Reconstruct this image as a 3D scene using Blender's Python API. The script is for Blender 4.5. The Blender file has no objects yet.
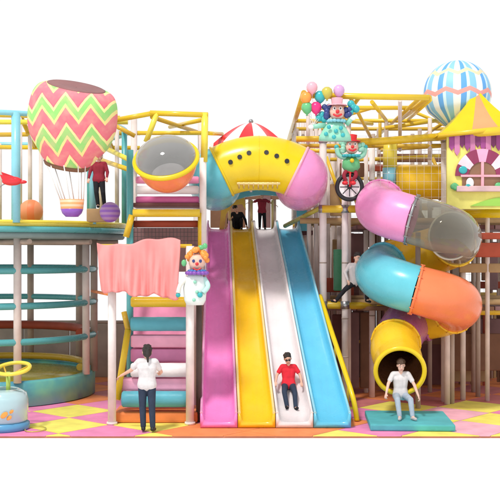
import bpy, bmesh, math, random
from mathutils import Vector, Matrix, Quaternion
random.seed(7)
S = bpy.context.scene
COL = S.collection
H = 3.6; F = 1000.0
V = Vector
def P(px, py, D):                 # photo pixel + distance -> world point
    return V(((px-250)/F*D, D-20, H+(250-py)/F*D))
def X(px, D): return (px-250)/F*D
def Z(py, D): return H+(250-py)/F*D
R = math.radians

# ------------------------------------------------------------------ materials
def _nt(name):
    m = bpy.data.materials.new(name); m.use_nodes = True
    nt = m.node_tree; b = nt.nodes['Principled BSDF']
    return m, nt, b
def N(nt, t, **kw):
    n = nt.nodes.new(t)
    for k, v in kw.items(): setattr(n, k, v)
    return n
def mat(name, col, rough=.35, var=.10, scale=3.0, bump=.0, bscale=40, coat=0.0, spec=.5, metal=0, sub=0, stain=0.0):
    m, nt, b = _nt(name)
    tc = N(nt, 'ShaderNodeTexCoord')
    no = N(nt, 'ShaderNodeTexNoise'); no.inputs['Scale'].default_value = scale; no.inputs['Detail'].default_value = 5
    nt.links.new(tc.outputs['Object'], no.inputs['Vector'])
    mr = N(nt, 'ShaderNodeMapRange'); mr.inputs['From Min'].default_value = .3; mr.inputs['From Max'].default_value = .7
    mr.inputs['To Min'].default_value = 1-var; mr.inputs['To Max'].default_value = 1+var*.5
    nt.links.new(no.outputs['Fac'], mr.inputs['Value'])
    hs = N(nt, 'ShaderNodeHueSaturation'); hs.inputs['Color'].default_value = (*col, 1)
    nt.links.new(mr.outputs['Result'], hs.inputs['Value'])
    nt.links.new(hs.outputs['Color'], b.inputs['Base Color'])
    mr2 = N(nt, 'ShaderNodeMapRange'); mr2.inputs['To Min'].default_value = max(rough-.1, .03); mr2.inputs['To Max'].default_value = min(rough+.12, 1)
    no2 = N(nt, 'ShaderNodeTexNoise'); no2.inputs['Scale'].default_value = scale*3
    nt.links.new(tc.outputs['Object'], no2.inputs['Vector'])
    nt.links.new(no2.outputs['Fac'], mr2.inputs['Value']); nt.links.new(mr2.outputs['Result'], b.inputs['Roughness'])
    b.inputs['Specular IOR Level'].default_value = spec
    b.inputs['Coat Weight'].default_value = coat; b.inputs['Coat Roughness'].default_value = .12
    b.inputs['Metallic'].default_value = metal
    if bump:
        n3 = N(nt, 'ShaderNodeTexNoise'); n3.inputs['Scale'].default_value = bscale; n3.inputs['Detail'].default_value = 4
        nt.links.new(tc.outputs['Object'], n3.inputs['Vector'])
        bp = N(nt, 'ShaderNodeBump'); bp.inputs['Strength'].default_value = bump; bp.inputs['Distance'].default_value = .02
        nt.links.new(n3.outputs['Fac'], bp.inputs['Height']); nt.links.new(bp.outputs['Normal'], b.inputs['Normal'])
    return m
def plast(name, col, rough=.27): return mat(name, col, rough, .10, 1.6, .05, 6, .12, spec=.38)
def pad(name, col, rough=.6): return mat(name, col, rough, .16, 2.5, .25, 14, spec=.25)
def slidem(name, col):
    m=plast(name, col); nt=m.node_tree; b=nt.nodes['Principled BSDF']; tc=N(nt,'ShaderNodeTexCoord'); mp=N(nt,'ShaderNodeMapping'); mp.inputs['Scale'].default_value=(26,1.1,1.1)
    nt.links.new(tc.outputs['Object'],mp.inputs[0]); no=N(nt,'ShaderNodeTexNoise'); no.inputs['Scale'].default_value=1; no.inputs['Detail'].default_value=7; no.inputs['Roughness'].default_value=.65; nt.links.new(mp.outputs[0],no.inputs['Vector'])
    cr=N(nt,'ShaderNodeValToRGB'); cr.color_ramp.elements[0].position=.50; cr.color_ramp.elements[1].position=.78; nt.links.new(no.outputs['Fac'],cr.inputs['Fac'])
    mu=N(nt,'ShaderNodeMath',operation='MULTIPLY'); mu.inputs[1].default_value=.2; nt.links.new(cr.outputs[0],mu.inputs[0])
    src=b.inputs['Base Color'].links[0].from_socket; mx=N(nt,'ShaderNodeMix',data_type='RGBA'); nt.links.new(mu.outputs[0],mx.inputs[0]); nt.links.new(src,mx.inputs[6]); mx.inputs[7].default_value=(*[c*.55+.06 for c in col],1)
    nt.links.new(mx.outputs[2],b.inputs['Base Color']); return m
def cloth(name, col): return mat(name, col, .85, .15, 9, .35, 12, spec=.2)

M = dict(
 post=pad('post_foam', (.74,.64,.60)), postd=pad('post_foam_shaded_tan', (.48,.38,.32)), postw=pad('post_foam_white', (.84,.76,.74)),  # tan post foam: shade on the rear posts put into the colour
 yel=plast('yellow_bar', (.80,.54,.03)), yel2=plast('yellow_pale_bar', (.84,.70,.08)), yeld=plast('mustard_bar', (.66,.42,.04)),
 teal=plast('teal_bar', (.10,.40,.43)), teald=plast('dark_teal', (.09,.24,.24)), lblue=plast('light_blue_bar', (.26,.62,.74)),
 gy=pad('grey_teal_pad', (.22,.30,.30)),
 pinkp=plast('tube_pink', (.86,.30,.60)), tealp=plast('tube_teal', (.13,.55,.66)), orap=plast('tube_orange', (.90,.23,.09)), yelp=plast('tube_yellow', (.90,.56,.02)),
 yelq=plast('tube_bright_yellow', (.80,.58,.01)), purp=plast('tube_purple', (.46,.14,.35)),
 s_pur=slidem('slide_magenta', (.90,.25,.61)), s_yel=slidem('slide_yellow', (.94,.57,.02)), s_whi=slidem('slide_white', (.82,.76,.77)), s_blu=slidem('slide_blue', (.13,.56,.80)),
 l_pur=plast('lip_pink', (.82,.38,.62)), l_yel=plast('lip_cream', (.88,.68,.30)), l_whi=plast('lip_white', (.85,.80,.80)), l_blu=plast('lip_blue', (.30,.66,.80)),
 pink=pad('pink_pad', (.84,.30,.48)), mag=pad('magenta_pad', (.58,.13,.32)), wht=pad('white_pad', (.86,.82,.83)), ora=pad('orange_pad', (.82,.25,.08)),
 rbrown=pad('red_brown_pad', (.34,.06,.03)), brown=pad('brown_pad', (.24,.12,.07)), maroon=pad('maroon_pad', (.17,.07,.07)), mauve=pad('mauve_pad', (.25,.14,.14)), beige=pad('beige_wall', (.47,.39,.33)),
 tan=pad('tan_pad', (.45,.29,.14)), red=plast('red', (.70,.03,.04)), green=plast('green', (.13,.48,.20)), dgreen=plast('dark_green', (.05,.25,.12)), blue=plast('blue', (.06,.18,.52)), dblue=plast('navy', (.04,.06,.22)),
 purple=plast('purple', (.26,.09,.46)), black=mat('black_rubber', (.015,.015,.018), .5), white=plast('white_gloss', (.88,.87,.86)), cream=plast('cream', (.86,.80,.62)),
 orange=plast('orange', (.92,.33,.06)), olive=plast('olive', (.55,.48,.08)), pnk=plast('light_pink', (.88,.42,.50)), mint=plast('mint', (.30,.66,.50)), grey=mat('grey_metal', (.35,.35,.36), .3, metal=.8),
 teal2=plast('bright_teal', (.04,.42,.45)), lyel=pad('board_yellow', (.90,.82,.22)), f_yel=pad('floor_yellow', (.92,.82,.16)), f_pink=pad('floor_pink', (.86,.27,.50)), f_ora=pad('floor_orange', (.88,.28,.10)), f_red=pad('floor_red', (.62,.20,.20)), seam=pad('floor_seam', (.50,.20,.13)), f_lp=pad('floor_pale_pink', (.90,.48,.58)),
 matT=pad('mat_teal', (.10,.46,.50)), net=mat('net_cord', (.62,.56,.52), .9), netd=mat('dark_cord', (.08,.07,.07), .9),
 curtain=mat('curtain_cloth', (.84,.30,.29), .7, .1, 2, .3, 8), rope=mat('white_rope', (.8,.78,.75), .8),
 skin=mat('skin', (.72,.42,.31), .5, .06, 8), skin2=mat('skin_pale', (.80,.50,.40), .5, .06, 8), hair=mat('hair_dark', (.025,.018,.015), .45, .3, 30, .8, 90), hairb=mat('hair_brown', (.09,.045,.025), .45, .3, 30, .8, 90),
 tee=cloth('tshirt_white', (.72,.69,.70)), jean=cloth('dark_jeans', (.035,.05,.085)), jeanl=cloth('pale_jeans', (.40,.47,.56)), redc=cloth('red_shirt', (.72,.03,.05)), mar=cloth('maroon_shirt', (.30,.03,.05)), blk=cloth('black_cloth', (.02,.02,.025)), gryc=cloth('grey_cloth', (.55,.50,.50)),
 lips=mat('lips', (.5,.13,.12), .5), eyew=mat('eye_white', (.85,.85,.83), .2), eyeb=mat('eye_dark', (.02,.012,.01), .2),
)
def glass(name, col, alpha=.35, rough=.06):
    m, nt, b = _nt(name)
    tr = N(nt, 'ShaderNodeBsdfTransparent'); tr.inputs['Color'].default_value = (*[min(1, c*1.15+.15) for c in col], 1)
    b.inputs['Base Color'].default_value = (*col, 1); b.inputs['Roughness'].default_value = rough; b.inputs['Coat Weight'].default_value = 1
    lw = N(nt, 'ShaderNodeLayerWeight'); lw.inputs['Blend'].default_value = .35
    ma = N(nt, 'ShaderNodeMath', operation='MULTIPLY_ADD'); ma.inputs[1].default_value = 1-alpha; ma.inputs[2].default_value = alpha
    nt.links.new(lw.outputs['Facing'], ma.inputs[0])
    mx = N(nt, 'ShaderNodeMixShader'); nt.links.new(ma.outputs[0], mx.inputs[0])
    nt.links.new(tr.outputs[0], mx.inputs[1]); nt.links.new(b.outputs[0], mx.inputs[2])
    nt.links.new(mx.outputs[0], nt.nodes['Material Output'].inputs['Surface'])
    return m
M['smoke'] = glass('smoked_plastic', (.40,.38,.32), .20)
M['smoke2'] = glass('bubble_smoke',(.20,.19,.18),.45)
M['clear'] = glass('clear_dome', (.42,.42,.42), .30)
M['tub'] = glass('pale_tub_plastic', (.60,.80,.86), .62, .15)

# ------------------------------------------------------------------ mesh builder
class MB:
    def __init__(s): s.v=[]; s.f=[]; s.mi=[]; s.sm=[]
    def add(s, vs, fs, m=0, smooth=True):
        o=len(s.v); s.v+= [tuple(v) for v in vs]
        for f in fs: s.f.append([i+o for i in f]); s.mi.append(m); s.sm.append(smooth)
        return s
    def box(s, c, size, rot=None, m=0, bev=0.0):
        bm = bmesh.new(); bmesh.ops.create_cube(bm, size=1)
        bmesh.ops.scale(bm, vec=size, verts=bm.verts)
        if bev: bmesh.ops.bevel(bm, geom=bm.edges[:], offset=bev, segments=2, profile=.6, affect='EDGES')
        if rot is not None: bmesh.ops.rotate(bm, cent=(0,0,0), matrix=rot, verts=bm.verts)
        bmesh.ops.translate(bm, vec=c, verts=bm.verts)
        bm.verts.index_update()
        s.add([v.co for v in bm.verts], [[v.index for v in f.verts] for f in bm.faces], m, False); bm.free(); return s
    def tube(s, pts, r, seg=12, closed=False, caps=True, m=0, up=None, squash=None):
        pts=[V(p) for p in pts]; n=len(pts)
        rr = r if isinstance(r,(list,tuple)) else [r]*n
        T=[]
        for i in range(n):
            if closed: t=pts[(i+1)%n]-pts[i-1]
            else: t=pts[min(i+1,n-1)]-pts[max(i-1,0)]
            T.append(t.normalized())
        a = V(up) if up else (V((0,0,1)) if abs(T[0].z)<.9 else V((1,0,0)))
        nrm = (a-T[0]*a.dot(T[0])).normalized(); rings=[]
        for i in range(n):
            nrm = (nrm-T[i]*nrm.dot(T[i])).normalized(); bn=T[i].cross(nrm)
            rings.append([pts[i]+(nrm*math.cos(2*math.pi*k/seg)+bn*math.sin(2*math.pi*k/seg))*rr[i] for k in range(seg)])
        vs=[v for g in rings for v in g]; fs=[]
        for i in range(n if closed else n-1):
            j=(i+1)%n
            for k in range(seg): k2=(k+1)%seg; fs.append([i*seg+k, i*seg+k2, j*seg+k2, j*seg+k])
        s.add(vs, fs, m)
        if caps and not closed:
            s.add(rings[0], [list(range(seg))[::-1]], m, False); s.add(rings[-1], [list(range(seg))], m, False)
        return s
    def rod(s, a, b, r, seg=12, m=0, r2=None):
        return s.tube([a,b], [r, r if r2 is None else r2], seg, m=m)
    def ell(s, c, rad, rot=None, m=0, seg=20, rings=12):
        if not isinstance(rad,(list,tuple,Vector)): rad=(rad,)*3
        vs=[];fs=[]
        for i in range(rings+1):
            th=math.pi*i/rings
            for k in range(seg):
                ph=2*math.pi*k/seg
                v=V((math.sin(th)*math.cos(ph)*rad[0], math.sin(th)*math.sin(ph)*rad[1], math.cos(th)*rad[2]))
                if rot is not None: v=rot@v
                vs.append(v+V(c))
        for i in range(rings):
            for k in range(seg):
                k2=(k+1)%seg
                if i==0: fs.append([k, seg+k, seg+k2]); 
                elif i==rings-1: fs.append([i*seg+k, (i+1)*seg+k, i*seg+k2])
                else: fs.append([i*seg+k,(i+1)*seg+k,(i+1)*seg+k2,i*seg+k2])
        return s.add(vs,fs,m)
    def lathe(s, c, prof, seg=32, m=0, rot=None, closed=False, sc=(1,1)):
        vs=[];fs=[]
        for (r,z) in prof:
            for k in range(seg):
                a=2*math.pi*k/seg; v=V((r*math.cos(a)*sc[0], r*math.sin(a)*sc[1], z))
                if rot is not None: v=rot@v
                vs.append(v+V(c))
        n=len(prof)
        for i in range(n if closed else n-1):
            j=(i+1)%n
            for k in range(seg): k2=(k+1)%seg; fs.append([i*seg+k,i*seg+k2,j*seg+k2,j*seg+k])
        return s.add(vs,fs,m)
    def prism(s, poly, y0, y1, m=0, smooth=False):     # polygon of (x,z), extruded along y
        n=len(poly); vs=[(x,y0,z) for x,z in poly]+[(x,y1,z) for x,z in poly]
        s.add(vs, [list(range(n))[::-1] if True else 0, [i+n for i in range(n)]]+[[i,(i+1)%n,(i+1)%n+n,i+n] for i in range(n)], m, smooth); return s
    def mesh(s, name, mats):
        me=bpy.data.meshes.new(name); me.from_pydata(s.v,[],s.f)
        for m in (mats if isinstance(mats,list) else [mats]): me.materials.append(m if not isinstance(m,str) else M[m])
        me.polygons.foreach_set('material_index', s.mi); me.polygons.foreach_set('use_smooth', s.sm); me.update()
        bm=bmesh.new(); bm.from_mesh(me); bmesh.ops.remove_doubles(bm, verts=bm.verts, dist=1e-5); bmesh.ops.recalc_face_normals(bm, faces=bm.faces); bm.to_mesh(me); bm.free()
        return me
    def build(s, name, mats, parent=None):
        o=bpy.data.objects.new(name, s.mesh(name, mats)); COL.objects.link(o)
        if parent:
            root=parent; off=V(parent.location)
            while root.parent: root=root.parent; off+=V(root.location)
            o.data.transform(Matrix.Translation(-off)); o.parent=parent
        return o
def thing(name, label, cat, loc, group=None):
    o=bpy.data.objects.new(name,None); COL.objects.link(o); o.location=loc; o.empty_display_size=.1
    return tag(o,label,cat,group)
def tag(o,label,cat,group=None):
    o['label']=label; o['category']=cat
    if group: o['group']=group
    return o
def struct(o): o['kind']='structure'; return o
def arc(c, r, z, a0, a1, n=24): return [V((c[0]+r*math.cos(R(a0+(a1-a0)*i/n)), c[1]+r*math.sin(R(a0+(a1-a0)*i/n)), z)) for i in range(n+1)]
def circ(c, r, z, n=72): return arc(c,r,z,0,360,n)[:-1]
def net(mb, a, b, z0, z1, cell=.16, r=.0045):       # square cord net between two plan points
    a=V((a[0],a[1],0)); b=V((b[0],b[1],0)); L=(b-a).length; n=max(1,int(L/cell))
    for i in range(n+1):
        p=a.lerp(b,i/n); mb.tube([p+V((0,0,z0)),p+V((0,0,z1))], r, 4, caps=False)
    k=max(1,int((z1-z0)/cell))
    for j in range(k+1):
        z=z0+(z1-z0)*j/k; mb.tube([a+V((0,0,z)),b+V((0,0,z))], r, 4, caps=False)
def spline(pts, n=8):                                # catmull-rom
    pts=[V(p) for p in pts]; out=[]
    for i in range(len(pts)-1):
        p0=pts[max(i-1,0)];p1=pts[i];p2=pts[i+1];p3=pts[min(i+2,len(pts)-1)]
        for k in range(n):
            t=k/n; out.append(.5*((2*p1)+(p2-p0)*t+(2*p0-5*p1+4*p2-p3)*t*t+(3*p1-p0-3*p2+p3)*t**3))
    out.append(pts[-1]); return out

# ------------------------------------------------------------------ camera, world, lights
cam=bpy.data.cameras.new('camera'); co=bpy.data.objects.new('camera',cam); COL.objects.link(co)
co.location=(0,-20,H); co.rotation_euler=(R(90),0,0); cam.lens=72; cam.sensor_width=36; cam.clip_end=2000; S.camera=co
w=bpy.data.worlds.new('World'); S.world=w; w.use_nodes=True
wn=w.node_tree; tcw=wn.nodes.new('ShaderNodeTexCoord'); sxw=wn.nodes.new('ShaderNodeSeparateXYZ'); wn.links.new(tcw.outputs['Generated'],sxw.inputs[0])
crw=wn.nodes.new('ShaderNodeValToRGB'); ew=crw.color_ramp.elements; ew[0].position=.34; ew[0].color=(1,1,1,1); ew[1].position=.85; ew[1].color=(.60,.61,.63,1)   # plain white surround, dimmed overhead to deepen the shadows
wn.links.new(sxw.outputs[2],crw.inputs['Fac']); wn.links.new(crw.outputs[0],wn.nodes['Background'].inputs[0]); wn.nodes['Background'].inputs[1].default_value=1.04
def lamp(name, loc, tgt, size, power, col=(1,1,1)):
    l=bpy.data.lights.new(name,'AREA'); l.shape='DISK'; l.size=size; l.energy=power; l.color=col
    o=bpy.data.objects.new(name,l); COL.objects.link(o); o.location=loc
    o.rotation_euler=(V(tgt)-V(loc)).to_track_quat('-Z','Y').to_euler()
lamp('key_lamp', (-12,-20,44), (0,2,2), 6.5, 18000, (1,.97,.92))
S.view_settings.view_transform='Standard'; S.view_settings.look='None'; S.view_settings.exposure=0
S.render.engine='CYCLES'; S.cycles.transparent_max_bounces=24; S.cycles.max_bounces=8

# ------------------------------------------------------------------ ground and play floor
g=MB(); g.add([(-60,-40,-.045),(60,-40,-.045),(60,9.6,-.045),(-60,9.6,-.045)],[[0,1,2,3]],smooth=False)
struct(g.build('ground', mat('studio_white',(.97,.97,.97),.9,.0)))
fl=MB(); fl.box((0,3.96,-.026),(18,9.18,.036)); struct(fl.build('floor_base','seam'))
bm=bmesh.new()
c0=V((X(69,21.43),1.43,0)); ang=R(-41); u=V((math.cos(ang),math.sin(ang),0)); v_=V((math.sin(ang),-math.cos(ang),0)); sd=1.3
for i in range(-12,13):
    for j in range(-12,13):
        o=c0+u*sd*i+v_*sd*j; e=.009
        q=[o+u*e+v_*e, o+u*(sd-e)+v_*e, o+u*(sd-e)+v_*(sd-e), o+u*e+v_*(sd-e)]
        c=sum(q,V())/4
        if abs(c.x)>10 or c.y<-2.5 or c.y>10: continue
        f=bm.faces.new([bm.verts.new(p) for p in q])
        k=(i+j)%2; h=random.Random(i*31+j).random()
        mi=0 if k==0 else 1
        if -1.7<c.x<1.9 and c.y<1.4: mi=2 if k else (2 if h<.5 else 0)
        if c.y>3.6: mi=3 if k else 2
        elif c.x>3.6 and k and h>.5: mi=4
        elif c.x>1.9 and not k and h<.35: mi=4
        f.material_index=mi
for co_,no_ in (((0,-.645,0),(0,-1,0)),((0,8.5,0),(0,1,0)),((-8.9,0,0),(-1,0,0)),((8.9,0,0),(1,0,0))):
    bmesh.ops.bisect_plane(bm, geom=bm.verts[:]+bm.edges[:]+bm.faces[:], plane_co=co_, plane_no=no_, clear_outer=True)
bmesh.ops.solidify(bm, geom=bm.faces[:], thickness=-.012)
bmesh.ops.translate(bm, vec=(0,0,.006), verts=bm.verts)
me=bpy.data.meshes.new('floor'); bm.to_mesh(me); bm.free()
for k in ('f_yel','f_pink','f_ora','f_red','f_lp'): me.materials.append(M[k])
fo=bpy.data.objects.new('floor',me); COL.objects.link(fo); struct(fo)

# ------------------------------------------------------------------ low padded wall behind
M['tan2']=pad('dusty_tan',(.27,.16,.12))
def back_wall(x0,x1,n,mats,h,label,Y=8.3):
    t=thing('padded_wall',label,'wall',((x0+x1)/2,Y,0))
    wd=(x1-x0)/n
    for i in range(n):
        b=MB(); b.box((x0+wd*(i+.5),Y,h/2),(wd-.015,.12,h),bev=.03); b.build('pad_panel',mats[i%len(mats)],t)
    b=MB(); b.rod((x0,Y,h+.04),(x1,Y,h+.04),.05); b.build('top_rail','postd',t)
back_wall(-9,-1.2,6,['beige'],1.52,'low beige padded wall behind the round tower and stair')
back_wall(-1.18,9,15,['mauve','brown','tan2','maroon','mauve','brown'],1.95,'low dark maroon and brown padded wall at the back right')

# ------------------------------------------------------------------ round tower at the left
RC=(-6.5,5.0)
t=thing('round_tower','round teal ringed play tower with beige posts at the left','play tower',(RC[0],RC[1],0))
b=MB(); b.lathe((*RC,0),[(2.55,.012),(2.6,.03),(2.6,.56),(2.57,.6),(2.42,.6),(2.40,.5)],seg=96)
def skymat():
    m,nt,bs=_nt('drum_painted'); tc=N(nt,'ShaderNodeTexCoord'); no=N(nt,'ShaderNodeTexNoise'); no.inputs['Scale'].default_value=1.3; no.inputs['Detail'].default_value=4
    nt.links.new(tc.outputs['Object'],no.inputs['Vector']); cr=N(nt,'ShaderNodeValToRGB'); e=cr.color_ramp.elements
    e[0].position=.36; e[0].color=(.06,.26,.42,1); e[1].position=.66; e[1].color=(.20,.58,.44,1); x=cr.color_ramp.elements.new(.5); x.color=(.12,.46,.48,1)
    nt.links.new(no.outputs['Fac'],cr.inputs['Fac']); nt.links.new(cr.outputs[0],bs.inputs['Base Color']); bs.inputs['Roughness'].default_value=.35; return m
b.build('drum_wall',skymat(),t)
b=MB(); b.lathe((*RC,0),[(0.01,.47),(2.41,.47),(2.41,.52),(0.01,.52)],seg=64); b.build('drum_floor','yel2',t)
for z in (1.50,2.32,3.13):
    b=MB(); b.tube(circ(RC,2.6,z),.078,10,closed=True); b.build('ring_rail','teal',t)
b=MB(); b.tube(arc(RC,2.35,1.56,-10,190,40),.11,10); b.build('padded_rim','rbrown',t)
b=MB(); b.tube(arc(RC,2.35,.72,-10,190,40),.09,10); b.build('padded_rim','yeld',t)
for a,mm in ((-62,'post'),(-15,'post'),(80,'postd'),(0,'postd'),(-110,'post'),(110,'postd'),(42,'postd')):
    x=RC[0]+2.6*math.cos(R(a)); y=RC[1]+2.6*math.sin(R(a))
    b=MB(); b.rod((x,y,.58),(x,y,3.9),.09,16); b.build('post',mm,t)
b=MB(); b.lathe((*RC,0),[(.05,3.86),(3.3,3.86),(3.34,3.9),(3.34,4.0),(.05,4.0)],seg=96); b.build('deck_frame','gy',t)
for a in range(0,180,30):
    d=V((math.cos(R(a)),math.sin(R(a)),0)); b=MB(); c=V((*RC,3.79)); b.rod(c-d*3.2,c+d*3.2,.06,8); b.build('joist','postd',t)
b=MB(); b.tube(circ(RC,3.38,4.06),.07,10,closed=True); b.build('deck_rim','teal',t)
b=MB(); b.lathe((*RC,0),[(3.2,4.12),(3.4,4.12),(3.43,4.17),(3.4,4.22),(.05,4.22),(.05,4.15)],seg=96); b.build('deck','olive',t)
b=MB(); b.tube(circ(RC,3.39,4.23),.035,8,closed=True); b.build('deck_lip','yel2',t)
b=MB(); b.tube(circ(RC,3.38,6.6),.06,10,closed=True); b.build('top_ring','lblue',t)
for a,mm,r in ((-66,'lblue',.10),(-32,'lblue',.08),(0,'teal',.07),(52,'teal',.08),(80,'post',.06),(100,'post',.06),(-100,'lblue',.08)):
    x=RC[0]+3.36*math.cos(R(a)); y=RC[1]+3.36*math.sin(R(a))
    b=MB(); b.rod((x,y,4.2),(x,y,6.62),r,14); b.build('post',mm,t)
# yellow overhead frame joining the round tower to the stair
t=thing('roof_frame','yellow overhead pipe frame behind the zigzag balloon','frame',(-5.5,6,0))
for (a,c,m) in [((0,115,25),(120,118,25),'yel'),((-30,135,26),(140,133,26),'yeld'),((-30,147,27),(140,148,27),'yel'),((-40,122,24),(128,122,24),'yel2'),
                ((20,115,25),(35,147,27),'yeld'),((100,117,25),(112,148,27),'yeld'),((101,146,25.4),(140,165,23.2),'yel2'),((101,160,25.4),(136,172,23.2),'yel')]:
    b=MB(); b.rod(P(*a),P(*c),.06); b.build('beam',m,t)
for px,D in ((20,25),(30,26),(101,26),(117,25.6)):
    b=MB(); b.rod((X(px,D),D-20,4.25),(X(px,D),D-20,6.95),.055); b.build('post','post',t)

# ------------------------------------------------------------------ zigzag balloon with basket
def zigzag_mat():
    m,nt,bs=_nt('zigzag_cloth'); tc=N(nt,'ShaderNodeTexCoord'); sx=N(nt,'ShaderNodeSeparateXYZ'); nt.links.new(tc.outputs['Object'],sx.inputs[0])
    def ma(op,a,b=None):
        n=N(nt,'ShaderNodeMath',operation=op)
        for i,q in enumerate((a,b)):
            if q is None: continue
            if isinstance(q,(int,float)): n.inputs[i].default_value=q
            else: nt.links.new(q,n.inputs[i])
        return n.outputs[0]
    pp=ma('PINGPONG',ma('ADD',sx.outputs[0],5.0),.25)
    zz=ma('ADD',ma('MULTIPLY',pp,1.35),sx.outputs[2])
    no=N(nt,'ShaderNodeTexNoise'); no.inputs['Scale'].default_value=5; nt.links.new(tc.outputs['Object'],no.inputs['Vector'])
    zz=ma('ADD',zz,ma('MULTIPLY',no.outputs['Fac'],.05))
    fr=ma('FRACT',ma('MULTIPLY',ma('ADD',zz,3.12),1/.62))
    cr=N(nt,'ShaderNodeValToRGB'); cr.color_ramp.interpolation='CONSTANT'; e=cr.color_ramp.elements
    e[0].position=0; e[0].color=(.80,.20,.25,1); e[1].position=.40; e[1].color=(.90,.78,.30,1)
    for p,c in ((.53,(.32,.70,.20,1)),(.80,(.92,.82,.36,1)),(.92,(.80,.18,.23,1))): x=e.new(p); x.color=c
    nt.links.new(fr,cr.inputs['Fac']); nt.links.new(cr.outputs[0],bs.inputs['Base Color']); n2=N(nt,'ShaderNodeTexNoise'); n2.inputs['Scale'].default_value=4.5; n2.inputs['Detail'].default_value=6; nt.links.new(tc.outputs['Object'],n2.inputs['Vector'])
    c2=N(nt,'ShaderNodeValToRGB'); c2.color_ramp.elements[0].position=.45; c2.color_ramp.elements[1].position=.70; nt.links.new(n2.outputs['Fac'],c2.inputs['Fac'])
    sc=ma('MULTIPLY',c2.outputs[0],.35); mx=N(nt,'ShaderNodeMix',data_type='RGBA'); nt.links.new(sc,mx.inputs[0]); nt.links.new(cr.outputs[0],mx.inputs[6]); mx.inputs[7].default_value=(.90,.52,.38,1)
    nt.links.new(mx.outputs[2],bs.inputs['Base Color']); bs.inputs['Roughness'].default_value=.6; bs.inputs['Specular IOR Level'].default_value=.2
    return m
bc=P(72,122,20.9)
t=thing('balloon_ornament','pink, yellow and green zigzag hot air balloon ornament over the round deck','balloon ornament',bc)
rot=Matrix.Rotation(R(11),3,'Y')@Matrix.Rotation(R(20),3,'X')
prof=[(.40,-.92),(.52,-.86),(.66,-.66),(.84,-.40),(.93,-.08),(.93,.22),(.89,.48),(.80,.66),(.66,.74),(.52,.75)]
pr=[(r,z) for r,z in [(q.x,q.z) for q in spline([(r,0,z) for r,z in prof],4)]]
b=MB(); b.lathe(bc,pr,seg=48,rot=rot,sc=(1,.7)); b.build('envelope',zigzag_mat(),t)
b=MB(); b.lathe(bc,[(.60,.72),(.61,.76),(.57,.775),(.45,.765),(.01,.74)],seg=32,rot=rot,sc=(1,.7)); b.build('top_cap',pad('cap_brown',(.27,.13,.13)),t)
b=MB(); b.lathe(bc,[(.38,-.98),(.47,-.98),(.50,-.92),(.46,-.88),(.01,-.86)],seg=32,rot=rot,sc=(1,.7)); b.build('mouth_rim','cap_brown' if 0 else M['brown'],t)
kc=V((X(72,20.9),bc.y,Z(212,20.9)))
b=MB(); b.lathe(kc,[(.0,-.03),(.17,-.03),(.23,.05),(.255,.26),(.225,.26),(.20,.10),(.0,.10)],seg=32)
def stripemat(name,c1,c2,freq,axis=2,extra=None):
    m,nt,bs=_nt(name); tc=N(nt,'ShaderNodeTexCoord'); sx=N(nt,'ShaderNodeSeparateXYZ'); nt.links.new(tc.outputs['Object'],sx.inputs[0])
    a=N(nt,'ShaderNodeMath',operation='MULTIPLY'); a.inputs[1].default_value=freq; nt.links.new(sx.outputs[axis],a.inputs[0])
    f=N(nt,'ShaderNodeMath',operation='FRACT'); nt.links.new(a.outputs[0],f.inputs[0])
    cr=N(nt,'ShaderNodeValToRGB'); cr.color_ramp.interpolation='CONSTANT'; e=cr.color_ramp.elements; e[0].position=0; e[0].color=(*c1,1); e[1].position=.5; e[1].color=(*c2,1)
    nt.links.new(f.outputs[0],cr.inputs['Fac']); nt.links.new(cr.outputs[0],bs.inputs['Base Color']); bs.inputs['Roughness'].default_value=.5; return m
bk=b.build('basket',stripemat('basket_stripe',(.92,.36,.14),(.88,.55,.36),11),t)
b=MB(); b.lathe(kc,[(0,-.10),(.13,-.10),(.2,-.03),(.235,.06),(.19,.07)],seg=32); b.build('basket_base','purple',t)
for a in range(0,360,45):
    d=V((math.cos(R(a)),math.sin(R(a)),0)); b=MB(); b.rod(kc+d*.24+V((0,0,.25)),bc+V((-.12,0,-.93))+V((d.x*.40,d.y*.28,0)),.011,6); b.build('rope','rope',t)

# balls and red ornament on the round deck
def ball(px,D,r,m,label,z0=4.22,squash=1):
    o=MB(); o.ell((X(px,D),D-20,z0+r*squash),(r,r,r*squash),seg=32,rings=20); return tag(o.build('ball',m),label,'ball')
ball(31,23.4,.28,stripemat('orange_ball',(.86,.22,.08),(.82,.30,.14),3.1,0),'large orange brown ball on the round deck')
b=MB(); b.box((X(100,22.9),2.9,4.39),(.55,.45,.30),bev=.03); tag(b.build('step_block','tan'),'tan foam step block under the child on the round deck','step block')
ball(110,22.5,.23,stripemat('purple_ball',(.30,.12,.52),(.45,.25,.50),9),'purple ball beside the child on the round deck')
tp=P(12,181,21.35)
t=thing('bird_ornament','small red winged ornament fixed to the blue post','ornament',tp)
b=MB(); b.ell(tp,(.22,.09,.10)); b.ell(tp+V((.22,0,-.02)),(.10,.04,.04)); b.build('body','red',t)
for s in (-1,1):
    b=MB(); b.prism([(tp.x-.16,tp.z-.05),(tp.x+.10,tp.z),(tp.x+.04,tp.z+.10),(tp.x-.24,tp.z+.20 if s>0 else tp.z+.13)],tp.y+s*.06-.02,tp.y+s*.06+.02); b.build('wing','red',t)
b=MB(); b.tube(spline([tp+V((-.35,0,-.30)),tp+V((-.25,0,-.12)),tp+V((-.12,0,-.05))]),.012,6); b.build('stalk','grey',t)

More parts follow.
